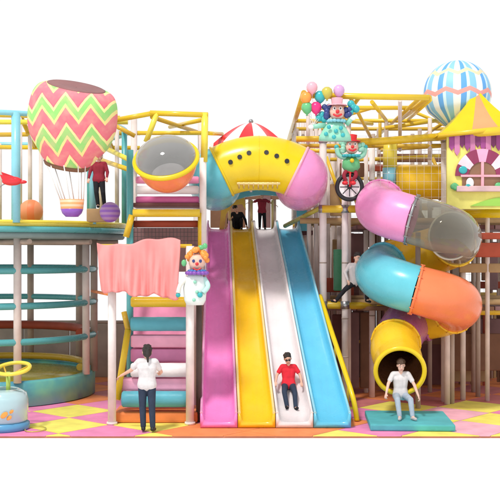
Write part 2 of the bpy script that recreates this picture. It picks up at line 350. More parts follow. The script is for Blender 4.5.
# ------------------------------------------------------------------ tub and hoop in the lower left corner
t=thing('tub','pale blue tub with orange fish decoration under a yellow hoop','tub',(X(2,20),0,0))
cx,cy=X(2,20),0.1
b=MB(); b.lathe((cx,cy,0),[(.44,.16),(.49,.20),(.50,.60),(.46,.74),(.30,.82),(.28,.80),(.43,.71),(.46,.59),(.45,.2)],seg=48); b.build('shell','tub',t)
b=MB(); b.lathe((cx,cy,0),[(0,.0),(.50,.0),(.53,.05),(.52,.14),(.46,.17),(0,.17)],seg=48); b.build('base',plast('tub_base_blue',(.10,.32,.55)),t)
b=MB(); b.lathe((cx,cy,0),[(0,.6),(.33,.62),(.33,.60),(.36,.17),(0,.17)],seg=32); b.build('liner','white',t)
b=MB(); 
for (fx,fz,fr) in ((.14,.36,.085),(.23,.30,.06),(.27,.42,.05)):
    yy=cy-math.sqrt(max(.01,.515**2-fx**2)); b.ell((cx+fx,yy,fz),(fr,.012,fr*.6),rot=Matrix.Rotation(R(-40),3,'Y'),seg=16,rings=8)
b.build('fish_motif','orange',t)
b=MB(); b.rod((cx+.1,cy,.6),(cx+.1,cy,1.15),.045); b.build('pole',plast('lime',(.45,.62,.12)),t)
b=MB(); hc=V((X(12,20),.1,Z(369,20))); q=Matrix.Rotation(R(14),3,'X')@Matrix.Rotation(R(-3),3,'Y')
b.tube([hc+q@V((.33*math.cos(a*math.pi/24),.33*math.sin(a*math.pi/24),0)) for a in range(48)],.04,10,closed=True); b.build('hoop','yel2',t)
b=MB()
for a in (20,140,260): b.rod(hc+V((-.12,0,-.16)),hc+q@V((.32*math.cos(R(a)),.32*math.sin(R(a)),0)),.018,8)
b.build('hoop_spokes','yeld',t)
b=MB(); b.tube([(X(36,20)+.2*math.cos(a*math.pi/20),-.05+.3*math.sin(a*math.pi/20),.028) for a in range(40)],.011,8,closed=True)
tag(b.build('wire_hoop','olive'),'thin wire hoop lying on the yellow floor tile','hoop')

# ------------------------------------------------------------------ stair tower
t=thing('stair_tower','roller climbing stair tower with yellow top frame','climbing tower',(X(163,22),2,0))
D1=21.6; D2=23.2
b=MB(); b.rod(P(203,250,D1),P(203,158,D1),.075,14); b.build('post','postw',t)
b=MB(); b.rod(P(203,247,D1),P(200,247,24),.05); b.build('bracket','yeld',t)
for px,D,m,top in ((130,D1,'teal',150),(134,D2,'post',118),(201,24,'post',118)):
    b=MB(); b.rod((X(px,D),D-20,0.01),(X(px,D),D-20,Z(top,D)),.075,14); b.build('post',m,t)
for a,c,m,r in [((116,120,D1),(154,113,D1),'yel',.055),((150,113,D1),(208,115,D1),'yel',.06),((205,113,D1),(204,162,D1),'yel2',.075),((157,113,D1),(146,142,D1),'yel2',.06),
               ((152,117,D1),(200,133,D2+1),'yeld',.05),((206,119,D1),(170,127,D2+1),'yel',.05),((138,133,D2),(206,133,D2),'yel',.05),((204,133,D1),(222,134,D2),'yel',.045),
               ((112,124,D1+1),(135,136,D1+1),'yeld',.05),((126,237,D1-.1),(132,215,D1-.1),'yel',.07),((201,213,D1),(201,246,D1),'yel',.07),
               ((133,213,D1-.15),(200,213,D1-.15),'yel',.085),((130,224,D1+.1),(202,224,D1+.1),'rbrown',.075),((117,400,20.9),(128,330,21.3),'yel',.07),((128,330,21.3),(124,312,21.4),'yeld',.06),
               ((134,168,D2),(204,168,D2),'yel',.05),((92,291,24.6),(112,295,20.65),'ora',.035)]:
    b=MB(); b.rod(P(*a),P(*c),r); b.build('beam',m,t)
rl=[(180,21.9,'pink',.08),(190,21.8,'wht',.09),(200,21.8,'mag',.08),(302,21.3,'yel',.11),(324,21.2,'tealr',.15),(341,21.35,'pink',.12),(355,21.4,'mag',.13),(370,21.0,'wht',.15),(384,21.1,'pink',.12),(399,20.8,'tealr',.17)]
M['lilac']=pad('lilac_pad',(.66,.24,.44)); M['pinksoft']=pad('soft_pink_pad',(.86,.40,.55)); M['tealr']=pad('roller_teal',(.11,.42,.52),.4)
for py,D,m,r in rl:
    x0,x1=(136,199) if py<250 else ((131,189) if py<380 else (122,188)); c=P(x0,py,D); e=P(x1,py,D)
    b=MB(); d=(e-c).normalized(); n=14
    pts=[c,c+d*.03]+[c.lerp(e,k/10) for k in range(1,10)]+[e-d*.03,e]; rr=[r*.82]+[r*(1+.012*math.sin(k*2.1+py)) for k in range(11)]+[r*.82]
    if m in ('pink','mag') and py>250:
        b.box((c+e)/2+V((0,.04,0)),((e-c).length,.30,r*2.15),bev=.045); b.build('tread_pad','lilac' if m=='mag' else 'pinksoft',t)
    else: b.tube(pts,rr,22,m=0); b.build('roller',m,t)
b=MB(); q0=P(124,418,21.3); q1=P(189,418,21.3); s0=P(133,300,22.3); s1=P(190,300,22.3)
b.add([q0,q1,s1,s0,q0+V((0,.08,0)),q1+V((0,.08,0)),s1+V((0,.08,0)),s0+V((0,.08,0))],[[0,1,2,3],[4,5,6,7],[0,1,5,4],[1,2,6,5],[2,3,7,6],[3,0,4,7]],smooth=False); b.build('ramp_pad','pink',t)
b=MB(); b.box((X(166,23),3.0,Z(250,23)),(1.5,.08,1.0),bev=.02); b.build('back_panel','mauve',t)
b=MB(); b.box((X(157,21.1),1.25,.12),(1.75,1.0,.22),bev=.05); b.build('bottom_step','ora',t)
b=MB(); net(b,(X(134,D1),D1-20),(X(202,D1),D1-20),Z(245,D1),Z(228,D1),.075,.005); b.build('safety_net','netd',t)
b=MB(); b.box((X(168,22.4),2.3,Z(206,22.4)),(1.5,1.2,.08),bev=.02); b.build('deck','maroon',t)

# clear dome over an orange bowl
bc=P(166,159,20.9)
t=thing('viewing_dome','smoky clear dome on an orange bowl with a yellow rim','dome',bc)
q=Matrix.Rotation(R(42),3,'X')@Matrix.Rotation(R(-5),3,'Y')
r=.64; n=14
b=MB(); b.lathe(bc,[(r*math.cos(R(90*k/n))+1e-4,r*.66*math.sin(R(90*k/n))) for k in range(n+1)],seg=48,rot=q); b.build('clear_dome','clear',t)
b=MB(); b.lathe(bc,[(r*math.cos(R(90*k/n))+1e-4,-r*1.18*math.sin(R(90*k/n))) for k in range(n+1)],seg=48,rot=q); b.build('bowl','orap',t)
b=MB(); b.lathe(bc,[(r*.95*math.cos(R(90*k/n))+1e-4,-r*1.12*math.sin(R(90*k/n))) for k in range(n+1)],seg=48,rot=q); b.build('bowl_lining',plast('bowl_grey',(.55,.54,.52)),t)
b=MB(); b.tube([bc+q@V((.655*math.cos(a*math.pi/32),.655*math.sin(a*math.pi/32),0)) for a in range(64)],.055,10,closed=True); b.build('rim','yelq',t)
b=MB(); b.lathe(bc+q@V((0,0,-.22)),[(.01,-.30),(.30,-.30),(.36,-.16),(.33,-.14),(.27,-.24),(.01,-.25)],seg=32,rot=q); b.build('inner_seat','wht',t)

# curtain with its frame
t=thing('entrance_frame','short front frame of white posts in front of the stair','frame',(X(150,20.6),.6,0))
for px in (112,190):
    b=MB(); b.rod((X(px,20.6),.6,.01),(X(px,20.6),.6,Z(246,20.6)),.085,16); b.build('post','postw',t)
    b=MB(); b.rod((X(px,20.6),.6,.01),(X(px,20.6),.6,.06),.11,16); b.build('foot','postw',t)
b=MB(); b.rod(P(98,246,20.6),P(192,246,20.6),.04); b.build('beam','yel',t)
b=MB(); b.rod((X(199,20.9),.9,.01),(X(199,20.9),.9,Z(300,20.9)),.06,16); b.build('rear_post',pad('dark_post',(.10,.07,.06)),t)
nx,nz=110,26; vs=[];fs=[]
for j in range(nz+1):
    v=j/nz
    for i in range(nx+1):
        uu=i/nx
        x=X(97+uu*83.5+ 4*v*(1-uu)-2.5*v*uu*math.sin(v*2.2),20.45)
        top=Z(243+2.5*math.sin(uu*math.pi*2.0)-3*uu+1.0*math.sin(uu*19),20.45); bot=Z(289+9*uu**.6+1.8*math.sin(uu*15+.5)+1.0*math.sin(uu*34),20.45)
        y=.42+.06*math.sin(uu*27+2.4*math.sin(v*2.2+uu*3))*(.4+v*.8)+.05*math.sin(uu*7-v*4)+.03*math.sin(uu*73+v*2)*v+.05*math.sin(uu*11+v)
        vs.append((x,y-.06*v,top+(bot-top)*v))
for j in range(nz):
    for i in range(nx): a=j*(nx+1)+i; fs.append([a,a+1,a+nx+2,a+nx+1])
b=MB(); b.add(vs,fs); o=b.build('curtain','curtain'); o.modifiers.new('s','SOLIDIFY').thickness=.012
tag(o,'salmon pink cloth curtain draped across the stair front','curtain')

# ------------------------------------------------------------------ slides
prof=[(26.2,4.15),(25.7,4.07),(25.2,3.62),(24.7,3.22),(24.2,2.98),(23.7,2.76),(23.2,2.35),(22.6,1.72),(22.1,1.18),(21.6,.72),(21.1,.38),(20.6,.19),(20.15,.12)]
pp=spline([(0,D,z) for D,z in prof],6)
def edges(py): return 207-(py-229)*.037, 299+(py-229)*.27
def slide(k,name,label,mc,ml):
    rows=[]
    for p in pp:
        D,z=p.y,p.z; py=250-(z-H)/D*F; l,r_=edges(py); wd=(r_-l)/4; x0=X(l+wd*k,D); x1=X(l+wd*(k+1),D); rows.append((x0+.006,x1-.006,D-20,z))
    t=thing('wave_slide',label,'slide',((rows[-1][0]+rows[-1][1])/2,rows[-1][2],0),'wave slides side by side')
    b=MB(); vs=[]; ns=0
    nrm=[]
    for i in range(len(rows)):
        a=rows[max(i-1,0)]; c=rows[min(i+1,len(rows)-1)]; d=V((0,c[2]-a[2],c[3]-a[3])).normalized(); nrm.append(V((0,d.z,-d.y)) if -d.y>0 else V((0,-d.z,d.y)))
    prf=[(0,-.10),(0,.17),(.02,.20),(.05,.20),(.075,.16),(.10,.06),(.15,.015),(.25,0),(.5,-.008),(.75,0),(.85,.015),(.90,.06),(.925,.16),(.95,.20),(.98,.20),(1,.17),(1,-.10)]
    for (x0,x1,y,z),n in zip(rows,nrm):
        for u_,h in prf: vs.append(V((x0+(x1-x0)*u_,y,z))+n*h)
    m=len(prf); fs=[[i*m+j,i*m+(j+1)%m,(i+1)*m+(j+1)%m,(i+1)*m+j] for i in range(len(rows)-1) for j in range(m)]
    fs.append(list(range(m))); fs.append([ (len(rows)-1)*m+j for j in range(m)][::-1])
    b.add(vs,fs); b.build('chute',mc,t)
    for u_ in (.035,.965):
        b=MB(); b.tube([V((x0+(x1-x0)*u_,y,z))+n*.205 for (x0,x1,y,z),n in zip(rows,nrm)],.028,8); b.build('edge',ml,t)
    return rows,nrm
slide(0,'','magenta pink wave slide, leftmost of the four slides','s_pur','l_pur')
slide(1,'','yellow wave slide between the pink and the white slide','s_yel','l_yel')
wrows,wn=slide(2,'','white wave slide with the boy in red riding down it','s_whi','l_whi')
slide(3,'','sky blue wave slide, rightmost of the four slides','s_blu','l_blu')
b=MB(); hp=spline([P(320,296,23.3),P(331,330,22.4),P(343,366,21.6),P(353,398,21.0),P(357,420.5,20.95)]); b.tube(hp,.055,12)
t=thing('slide_handrail','yellow sloping handrail along the blue slide','handrail',hp[-1]); b.build('rail','yelq',t)
for p_ in (hp[2],hp[11],hp[20]):
    b=MB(); b.rod(p_,V((p_.x-.02,p_.y,max(.01,p_.z-.5))),.03); b.build('bracket','yeld',t)

# ------------------------------------------------------------------ slide platform tower
t=thing('slide_platform','slide platform tower with teal arched portal and posts','play tower',(.25,7,0))
for px,D,m in ((197,23.2,'postw'),(323,23.5,'postw')):
    b=MB(); b.rod((X(px,D),D-20,.01),(X(px,D),D-20,Z(150 if px<250 else 139,D)),.085,16); b.build('post',m,t)
b=MB(); b.box((.1,7.6,4.05),(3.1,2.9,.12),bev=.02); b.build('deck','maroon',t)
for x in (-1.35,-.7,.0,.7,1.35,):
    for y in (6.4,8.8):
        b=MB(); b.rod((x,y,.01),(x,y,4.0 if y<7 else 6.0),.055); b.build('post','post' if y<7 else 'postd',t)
# portal: arched teal fascia
D=25.9
def xz(px,py): return (X(px,D),Z(py,D))
outer=[xz(225,196),xz(229,186),xz(300,186),xz(306,196),xz(309,231),xz(298,231)]
inner=[xz(296,212),xz(290,201),xz(278,196),xz(262,195),xz(246,197),xz(236,200),xz(228,204)]
b=MB(); b.prism(outer+inner,D-20-.12,D-20+.1); b.build('portal_fascia','tealp',t)
b=MB(); b.prism([xz(222,200),xz(244,196),xz(246,210),xz(242,204),xz(232,205),xz(226,214),xz(224,230),xz(219,230)],D-19.85,D-19.75); b.build('arch_trim','yeld',t)
for px in (251.5,272.5,229.5):
    b=MB(); b.rod((X(px,26.2),6.2,4.12),(X(px,26.2),6.2,Z(200,26.2)),.035); b.build('divider','l_yel',t)
b=MB(); b.box((X(228,28.5),8.5,Z(212,28.5)),(1.0,.08,.9)); b.build('back_panel','brown',t)
b=MB(); b.box((X(266.5,28.5),8.5,Z(212,28.5)),(.24,.08,.9)); b.build('back_panel','mauve',t)
b=MB(); b.box((0,8.55,Z(195,28.5)),(3.3,.1,.25)); b.build('lintel','brown',t)
b=MB(); b.box((X(250,24),5.9,Z(187,25.9)+.05),(2.0,1.5,.06)); b.build('roof_board','tan',t)

# arch tunnel
D=22.5; ac=P(259,248,D); RR=X(250+85,D); rr=X(250+26,D)
t=thing('arch_tunnel','arched crawl tunnel of blue, yellow and pink sections above the slides','tunnel',V((ac.x,ac.y,Z(188,D))))
def ap_(px,py,dd): return P(px,py,D+dd)
arc_=[ac+V((RR*math.sin(R(a)),0,RR*math.cos(R(a)))) for a in range(-28,29,2)]
lt=spline([arc_[1],arc_[0],ap_(216,176,.28),ap_(215,183,.9),ap_(216,186,1.9),ap_(218,183,3.0)],5)[6:]
rt_=spline([arc_[-2],arc_[-1],ap_(301,176,.28),ap_(301,183,.9),ap_(300,186,1.9),ap_(298,183,3.0)],5)[6:]
tpth=lt[::-1]+arc_+rt_; NL=len(lt)
n_=len(tpth)-1; IB=(0,NL+1,NL+27,n_)
for k,m in enumerate(('tealp','yelq','pinkp')):
    seg=tpth[IB[k]:IB[k+1]+1]; L=len(seg)-1; rad=[rr*(1+.045*math.sin(math.pi*i/L)) for i in range(L+1)]
    b=MB(); b.tube(seg,rad,40,caps=False); b.tube(seg,[q*.95 for q in rad],40,caps=False); b.build('tunnel_section',m,t)
for i,m,w_ in ((NL+1,'yelq',.03),(NL+27,'pnk',.03),(NL+14,'yelq',.010),(1,'tealp',.03),(n_-1,'pinkp',.03)):
    c=tpth[i]; d=(tpth[i+1]-tpth[i-1]).normalized(); e=V((0,0,1)); e=(e-d*e.dot(d)).normalized(); f_=d.cross(e)
    b=MB(); b.tube([c+(e*math.cos(k*math.pi/20)+f_*math.sin(k*math.pi/20))*(rr*(1.012 if i!=NL+14 else 1.045)) for k in range(40)],w_,8,closed=True); b.build('flange',m,t)
for px,py in ((231,164.5),(240,159.5),(249,155.5),(266,155),(276,158.5),(286,163.5)):
    dx=px-259; dz=248-py; L=math.hypot(dx,dz); off=(L-85)/26*.985; yy=-math.sqrt(max(0,1-off*off))*rr*1.045
    c=V((X(250+dx,D)+X(259,D),ac.y+yy,Z(py,D))); nn=V((off*dx/L,yy/rr,off*dz/L)).normalized()
    b=MB(); b.rod(c-nn*.02,c+nn*.015,.052,16); b.build('port_hole','black',t)
b=MB()
for k in range(9):
    x=X(239+k*4.8,D-.4); b.rod((x,2.2,Z(189,D)),(x,1.9,Z(183,D-.5)),.016,6)
b.rod((X(237,D-.4),2.0,Z(183.5,D-.5)),(X(280,D-.4),2.0,Z(183.5,D-.5)),.028,8); b.build('grille','l_yel',t)
for px in (228,298):
    b=MB(); b.rod((X(px,23),3,Z(186,23)),(X(px,23)+.02,6.0,Z(186,23)-.02),.06); b.build('support_beam','teald',t)

# circus canopy
cc=P(251,145,23.4)
t=thing('circus_canopy','small red and white striped circus canopy behind the yellow tunnel','canopy',cc)
for k in range(16):
    a0,a1=R(k*22.5+4),R(k*22.5+26.5); b=MB(); vs=[];fs=[]; nr=10; na=6
    for i in range(nr+1):
        s_=i/nr; r_=.03+.93*s_; z=.52*(1-s_**1.55)
        for j in range(na+1):
            a=a0+(a1-a0)*j/na; sag=-.03*math.sin(math.pi*j/na)*s_; vs.append(cc+V((r_*math.cos(a)*(1+sag),r_*math.sin(a)*(1+sag),z+sag)))
    for j in range(na+1):
        a=a0+(a1-a0)*j/na; vs.append(cc+V((.97*math.cos(a),.97*math.sin(a),-.09-.04*math.sin(math.pi*j/na))))
    for i in range(nr+1):
        for j in range(na): q_=i*(na+1)+j; fs.append([q_,q_+1,q_+na+2,q_+na+1])
    b.add(vs,fs); b.build('stripe_gore','red' if k%2 else 'white',t)
b=MB(); b.ell(cc+V((0,0,.55)),.055); b.build('finial','grey',t)
b=MB(); b.rod(cc+V((0,0,-1.1)),cc+V((0,0,.44)),.03); b.build('pole','post',t)
b=MB(); b.rod(P(220,148,23.2),P(282,148,23.2),.035); b.build('crossbar','yel',t)

# ------------------------------------------------------------------ right play frame
t=thing('play_frame','large multi level play frame with yellow beams and beige posts at the right','play frame',(4,4,0))
GX=[1.25,2.35,3.45,4.55,5.65,6.75]; GD=[22.3,23.8,25.3,26.8,28.0]
for i,x in enumerate(GX):
    for j,D in enumerate(GD):
        if (j==0) or (j==1 and i in (0,2,3)) or (i==0 and j<3): continue
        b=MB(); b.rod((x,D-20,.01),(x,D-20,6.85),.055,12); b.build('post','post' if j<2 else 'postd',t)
for px,D,m,top,r in ((345,23.4,'postw',143,.078),(366,25.2,'post',150,.06),(372,24.4,'postw',148,.07),(445,23.7,'postw',137,.095),(447,23.3,'post',230,.07),(463,24,'post',200,.065),(478,24.5,'postd',220,.06)):
    b=MB(); b.rod((X(px,D),D-20,.01),(X(px,D),D-20,Z(top,D)),r,14); b.build('post',m,t)
def bm_(a,c,r,m='yel'): b=MB(); b.rod(a,c,r); b.build('beam',m,t)
# top level
bm_(V((X(303,21),1,6.85)),V((X(429,21),1.0,6.80)),.065); bm_(V((X(429,21),1,6.80)),V((X(429,21),5.0,6.87)),.06,'yeld'); bm_(V((1.13,1,6.9)),V((1.16,10,6.9)),.06,'yeld')
for D in (23,25.3,27,29.6): bm_(V((1.15,D-20,6.87)),V((7.6 if D>24 else X(429,21),D-20,6.87)),.05,'yel' if D<26 else 'yeld')
for x in (2.3,3.6,4.9,6.3): bm_(V((x,1.0 if x<4 else 5.5,6.82)),V((x,9.6,6.82)),.045,'yeld')
for (a,c) in (((372,102,21.2),(386,120,24)),((430,100,21.2),(405,122,26)),((340,120,23),(372,124,25))): bm_(P(*a),P(*c),.045)
bm_(P(296,139,23.5),P(346,139,23.5),.07); bm_(P(343,144,23.5),P(438,137,23.5),.09); bm_(P(436,137,23.5),P(512,130,22.6),.09)
for D,zz in ((24,6.1),(26.5,6.0),(28,5.6)): bm_(V((1.2,D-20,zz)),V((7.6,D-20,zz)),.05,'yeld')
bm_(P(322,209,23.4),P(372,209,23.4),.09); bm_(P(322,305,23.5),P(375,306,24.1),.09); bm_(P(375,306,24.3),P(430,308,24.6),.09); bm_(P(452,311,24.4),P(512,311,24.4),.10); bm_(P(447,214,24.3),P(512,213,23.2),.11,'yelq')
bm_(P(285,226,25.5),P(322,207,23.5),.055,'olive')
for D in (24,26,28):
    for zz in (4.3,2.35): bm_(V((1.2,D-20,zz)),V((7.6,D-20,zz)),.07,'tan' if D<28 else 'yeld')
for (a,c,r,m) in [((330,120,24),(372,108,23),.04,'yel'),((350,97,21.2),(372,140,24),.04,'yeld'),((385,128,25),(440,120,25),.05,'yel'),((380,150,26),(440,146,26),.05,'yeld'),((300,150,25),(345,152,25),.05,'yel'),((380,112,26),(380,150,26),.045,'yeld'),
   ((405,108,27),(445,125,27),.045,'yel'),((355,160,25.5),(440,156,25.5),.05,'yel'),((430,118,24),(430,160,24),.05,'post'),((400,100,22),(400,150,25.6),.045,'post'),((308,110,24),(308,150,24),.045,'post')]:
    bm_(P(*a),P(*c),r,m)
# decks
for z,m in ((4.15,'maroon'),(2.2,'brown')):
    for i in range(5):
        if z>3 and i==0: continue
        b=MB(); b.box((1.9+i*1.1+.1,6.0,z),(1.08,4.2,.10),bev=.02); b.build('deck_board',m if i%2 else 'mauve',t)
for px,D in ((323,23.5),(345,23.4),(445,23.7)):
    for py in (139,209,305):
        if px==445 and py!=139: continue
        z=Z(py,D); b=MB(); b.rod((X(px,D),D-20,z-.09),(X(px,D),D-20,z+.09),.105,16); b.build('clamp','grey',t)
for px,D,r in ((323,23.5,.088),(345,23.4,.082),(372,24.4,.074)):
    for z in (1.1,2.0,3.3,5.3):
        b=MB(); b.rod((X(px,D),D-20,z-.015),(X(px,D),D-20,z+.015),r,14); b.build('strap','postd',t)
# hanging pads and panels inside
rnd=random.Random(3)
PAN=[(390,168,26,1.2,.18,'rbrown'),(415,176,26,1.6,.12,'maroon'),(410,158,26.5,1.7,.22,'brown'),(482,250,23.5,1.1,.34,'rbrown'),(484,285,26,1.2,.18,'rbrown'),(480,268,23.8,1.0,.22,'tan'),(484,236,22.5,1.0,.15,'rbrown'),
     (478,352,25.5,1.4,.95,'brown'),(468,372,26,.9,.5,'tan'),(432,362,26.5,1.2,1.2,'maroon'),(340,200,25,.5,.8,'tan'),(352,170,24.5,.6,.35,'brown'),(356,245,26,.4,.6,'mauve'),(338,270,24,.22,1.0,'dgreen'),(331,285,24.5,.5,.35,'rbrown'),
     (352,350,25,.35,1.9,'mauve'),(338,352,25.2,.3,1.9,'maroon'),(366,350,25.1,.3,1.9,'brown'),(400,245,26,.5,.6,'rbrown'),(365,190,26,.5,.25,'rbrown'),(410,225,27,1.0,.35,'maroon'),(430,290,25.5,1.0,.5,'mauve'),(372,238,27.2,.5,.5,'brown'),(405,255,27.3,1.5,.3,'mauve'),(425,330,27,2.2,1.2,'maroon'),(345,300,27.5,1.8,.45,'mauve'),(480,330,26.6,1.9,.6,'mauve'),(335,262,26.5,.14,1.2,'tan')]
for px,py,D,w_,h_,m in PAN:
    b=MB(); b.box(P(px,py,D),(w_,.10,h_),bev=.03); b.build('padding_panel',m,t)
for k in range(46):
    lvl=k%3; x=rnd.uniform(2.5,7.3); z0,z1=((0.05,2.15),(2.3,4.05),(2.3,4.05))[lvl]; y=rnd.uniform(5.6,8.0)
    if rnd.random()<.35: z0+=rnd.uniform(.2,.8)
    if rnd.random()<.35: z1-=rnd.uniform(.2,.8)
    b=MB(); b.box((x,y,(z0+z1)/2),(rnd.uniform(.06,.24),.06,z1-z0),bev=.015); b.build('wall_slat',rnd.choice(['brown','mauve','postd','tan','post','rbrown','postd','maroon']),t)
for k in range(16):
    x=rnd.uniform(1.4,6.6); b=MB(); b.box((x+.3,rnd.uniform(5.2,7.9),rnd.choice([2.5,2.75,3.1,3.4,3.8,4.5,4.8,5.2,1.2,.8])),(rnd.uniform(.5,1.5),.07,rnd.uniform(.06,.2)),bev=.015); b.build('cross_board',rnd.choice(['brown','tan','rbrown','yeld','maroon','postd']),t)
for k in range(7):
    x=rnd.uniform(1.6,6.6); y=rnd.uniform(4.5,7.8); b=MB(); b.rod((x,y,4.3),(x+rnd.uniform(-.9,.9),y,5.9),.045); b.build('beam',rnd.choice(['yel','yeld','post']),t)
b=MB(); net(b,(1.2,8.1),(7.4,8.1),2.3,6.8,.2,.0035); b.build('safety_net','net',t)
b=MB(); net(b,(1.17,5.2),(1.17,8.1),4.3,6.8,.2,.004); b.build('safety_net','net',t)
b=MB(); net(b,(X(373,22.3),2.3),(X(446,22.3),2.3),Z(205,22.3),Z(150,22.3),  .16,.003); b.build('safety_net','net',t)
# posts behind the slide platform on the right side
for px,D in ((309,25.2),(311,26.4),(316,25.4),(320,27),(303,27.2),(298,28.6),(306,28.8),(314,28.6),(328,25.8),(333,27),(339,26.2),(329,28.8),(337,28.9)):
    b=MB(); b.rod((X(px,D),D-20,.01),(X(px,D),D-20,Z(120,D)),.055); b.build('post','post',t)
# big inner yellow drum and coloured column
t2=thing('punch_column','yellow padded column with a blue foot inside the play frame','padded column',P(390,185,24))
b=MB(); b.rod(P(390,168,24),P(390,140,24),.17,20); b.build('upper_pad','yel2',t2)
b=MB(); b.rod(P(390,187,24),P(390,168,24),.18,20); b.build('lower_pad','lblue',t2)
t2=thing('crawl_barrel','orange yellow crawl barrel behind the pink tube','crawl barrel',P(418,182,24))
b=MB(); b.tube([P(395,182,24.2),P(440,182,24.2)],.42,32,caps=False); b.tube([P(395,182,24.2),P(440,182,24.2)],.39,32,caps=False); b.build('shell','yelp',t2)
for px in (395,440):
    c=P(px,182,24.2); b=MB(); b.tube([c+V((0,.42*math.cos(k*math.pi/16),.42*math.sin(k*math.pi/16))) for k in range(32)],.035,8,closed=True); b.build('flange','yeld',t2)

# ------------------------------------------------------------------ spiral tube slide
M['tube_inner']=plast('tube_inner_painted_shade',(.30,.12,.05)); HC=V((X(418,22.7),2.7)) ; HR=.88; TR=.53  # shade inside the lower tube, painted in as dark brown
def hp_(th,z): return V((HC.x+HR*math.cos(R(th)),HC.y+HR*math.sin(R(th)),z))
path=[]; par=[]
# th runs 180 (left) -> 270 (front) -> 360 (right) -> 450 (back) ...
def zt(th): return 4.56-(th-180)/360*1.50
keys=[]
th=150
while th<=820: keys.append((th,hp_(th,zt(th)))); th+=6
tail_th=keys[-1][0]
end=P(400,371,20.85)
lastp=keys[-1][1]
tp_=spline([keys[-2][1],lastp,V((X(395,22.0),2.0,1.50)),V((X(398,21.45),1.40,1.24)),end],8)[9:]
full=[p for _,p in keys]+tp_; ths=[a for a,_ in keys]+[821+i for i in range(len(tp_))]
t=thing('spiral_tube_slide','enclosed spiral tube slide with pink, clear, blue, orange, purple and yellow sections','tube slide',(HC.x,HC.y,0))
SEC=[(150,252,'pinkp'),(252,372,'smoke'),(372,500,'yelp'),(500,618,'tealp'),(618,738,'orap'),(738,792,'yelp'),(792,827,'purp'),(827,900,'yelp')]
def fidx(a): return min(range(len(ths)),key=lambda i:abs(ths[i]-a))
def radius(a): return TR if a<822 else TR-.035*min(1,(a-822)/16)
for a0,a1,m in SEC:
    i0,i1=fidx(a0),fidx(a1); seg=full[i0:i1+1]; n=len(seg)
    if n<2: continue
    rads=[radius(ths[i0+k])*(1+.035*math.sin(math.pi*k/(n-1))) for k in range(n)]
    b=MB(); b.tube(seg,rads,40,caps=False)
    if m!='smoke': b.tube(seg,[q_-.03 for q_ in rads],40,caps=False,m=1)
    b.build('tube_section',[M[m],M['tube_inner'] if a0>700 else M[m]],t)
    c=seg[0]; d=(seg[1]-seg[0]).normalized(); u1=d.orthogonal().normalized(); u2=d.cross(u1)
    b=MB(); b.tube([c+(u1*math.cos(k*math.pi/20)+u2*math.sin(k*math.pi/20))*(rads[0]+.012) for k in range(40)],.030,8,closed=True)
    for k in range(14):
        an=k*math.pi/7; bp_=c+(u1*math.cos(an)+u2*math.sin(an))*(rads[0]+.030); b.rod(bp_-d*.05,bp_+d*.05,.014,8)
    b.build('flange',m if m!='smoke' else 'grey',t)
c=full[-1]; d=(full[-1]-full[-2]).normalized(); u1=d.orthogonal().normalized(); u2=d.cross(u1)
b=MB(); b.tube([c+(u1*math.cos(k*math.pi/24)+u2*math.sin(k*math.pi/24))*.505 for k in range(48)],.05,10,closed=True); b.build('exit_rim','yelq',t)
wcb=P(451,236,21.95); ax=V((.22,-1,-.05)).normalized(); qb=ax.to_track_quat('Z','Y').to_matrix()
b=MB(); b.lathe(wcb,[(.50*math.cos(R(90*k/10))+1e-4,.26*math.sin(R(90*k/10))) for k in range(11)],seg=40,rot=qb); bw=b.build('bubble_window','smoke2',t)
b=MB(); b.tube([wcb+qb@V((.515*math.cos(k*math.pi/24),.515*math.sin(k*math.pi/24),0)) for k in range(48)],.026,8,closed=True); b.build('window_rim',plast('rim_beige',(.50,.47,.38)),t)
for px,D in ((418,22.7),(452,23.4)):
    b=MB(); b.rod((X(px,D),D-20,.01),(X(px,D),D-20,4.0 if px<430 else 1.9),.06); b.build('support_post','postd',t)

b=MB(); b.box((X(408,20.7),.68,.075),(1.68,1.75,.13),rot=Matrix.Rotation(R(-3),3,'Z'),bev=.03)
tag(b.build('landing_mat','matT'),'teal landing mat on the floor at the tube slide exit','mat')

# ------------------------------------------------------------------ tent facade on the right
D=23.0; y0=D-20
def q(px,py): return (X(px,D),Z(py,D))
t=thing('tent_facade','yellow tent fronted playhouse panel with purple fringe and arched window','playhouse panel',V((X(482,D),y0,Z(213,D))))
b=MB(); b.prism([q(447,136),q(516,128),q(516,209),q(447,209)],y0,y0+.09); b.build('board','lyel',t)
M['wallp']=M['lyel']
b=MB(); pts=[q(448,137)]; 
n=13
b=MB()
for k in range(n):
    xa=449+k*5.2; xb=xa+5.2; tp=137-(xa-447)*.115; L=(150,155,147)[k%3]
    b.prism([q(xa,tp),q(xb,tp-.6),q(xb,L-3),q((xa+xb)/2,L+1),q(xa,L-3)],y0-.03-(k%2)*.012,y0-.005,m=k%3)
b.build('fringe',[pad('fringe_purple',(.36,.08,.28)),pad('fringe_mauve',(.60,.22,.42)),pad('fringe_dark',(.22,.05,.16))],t)
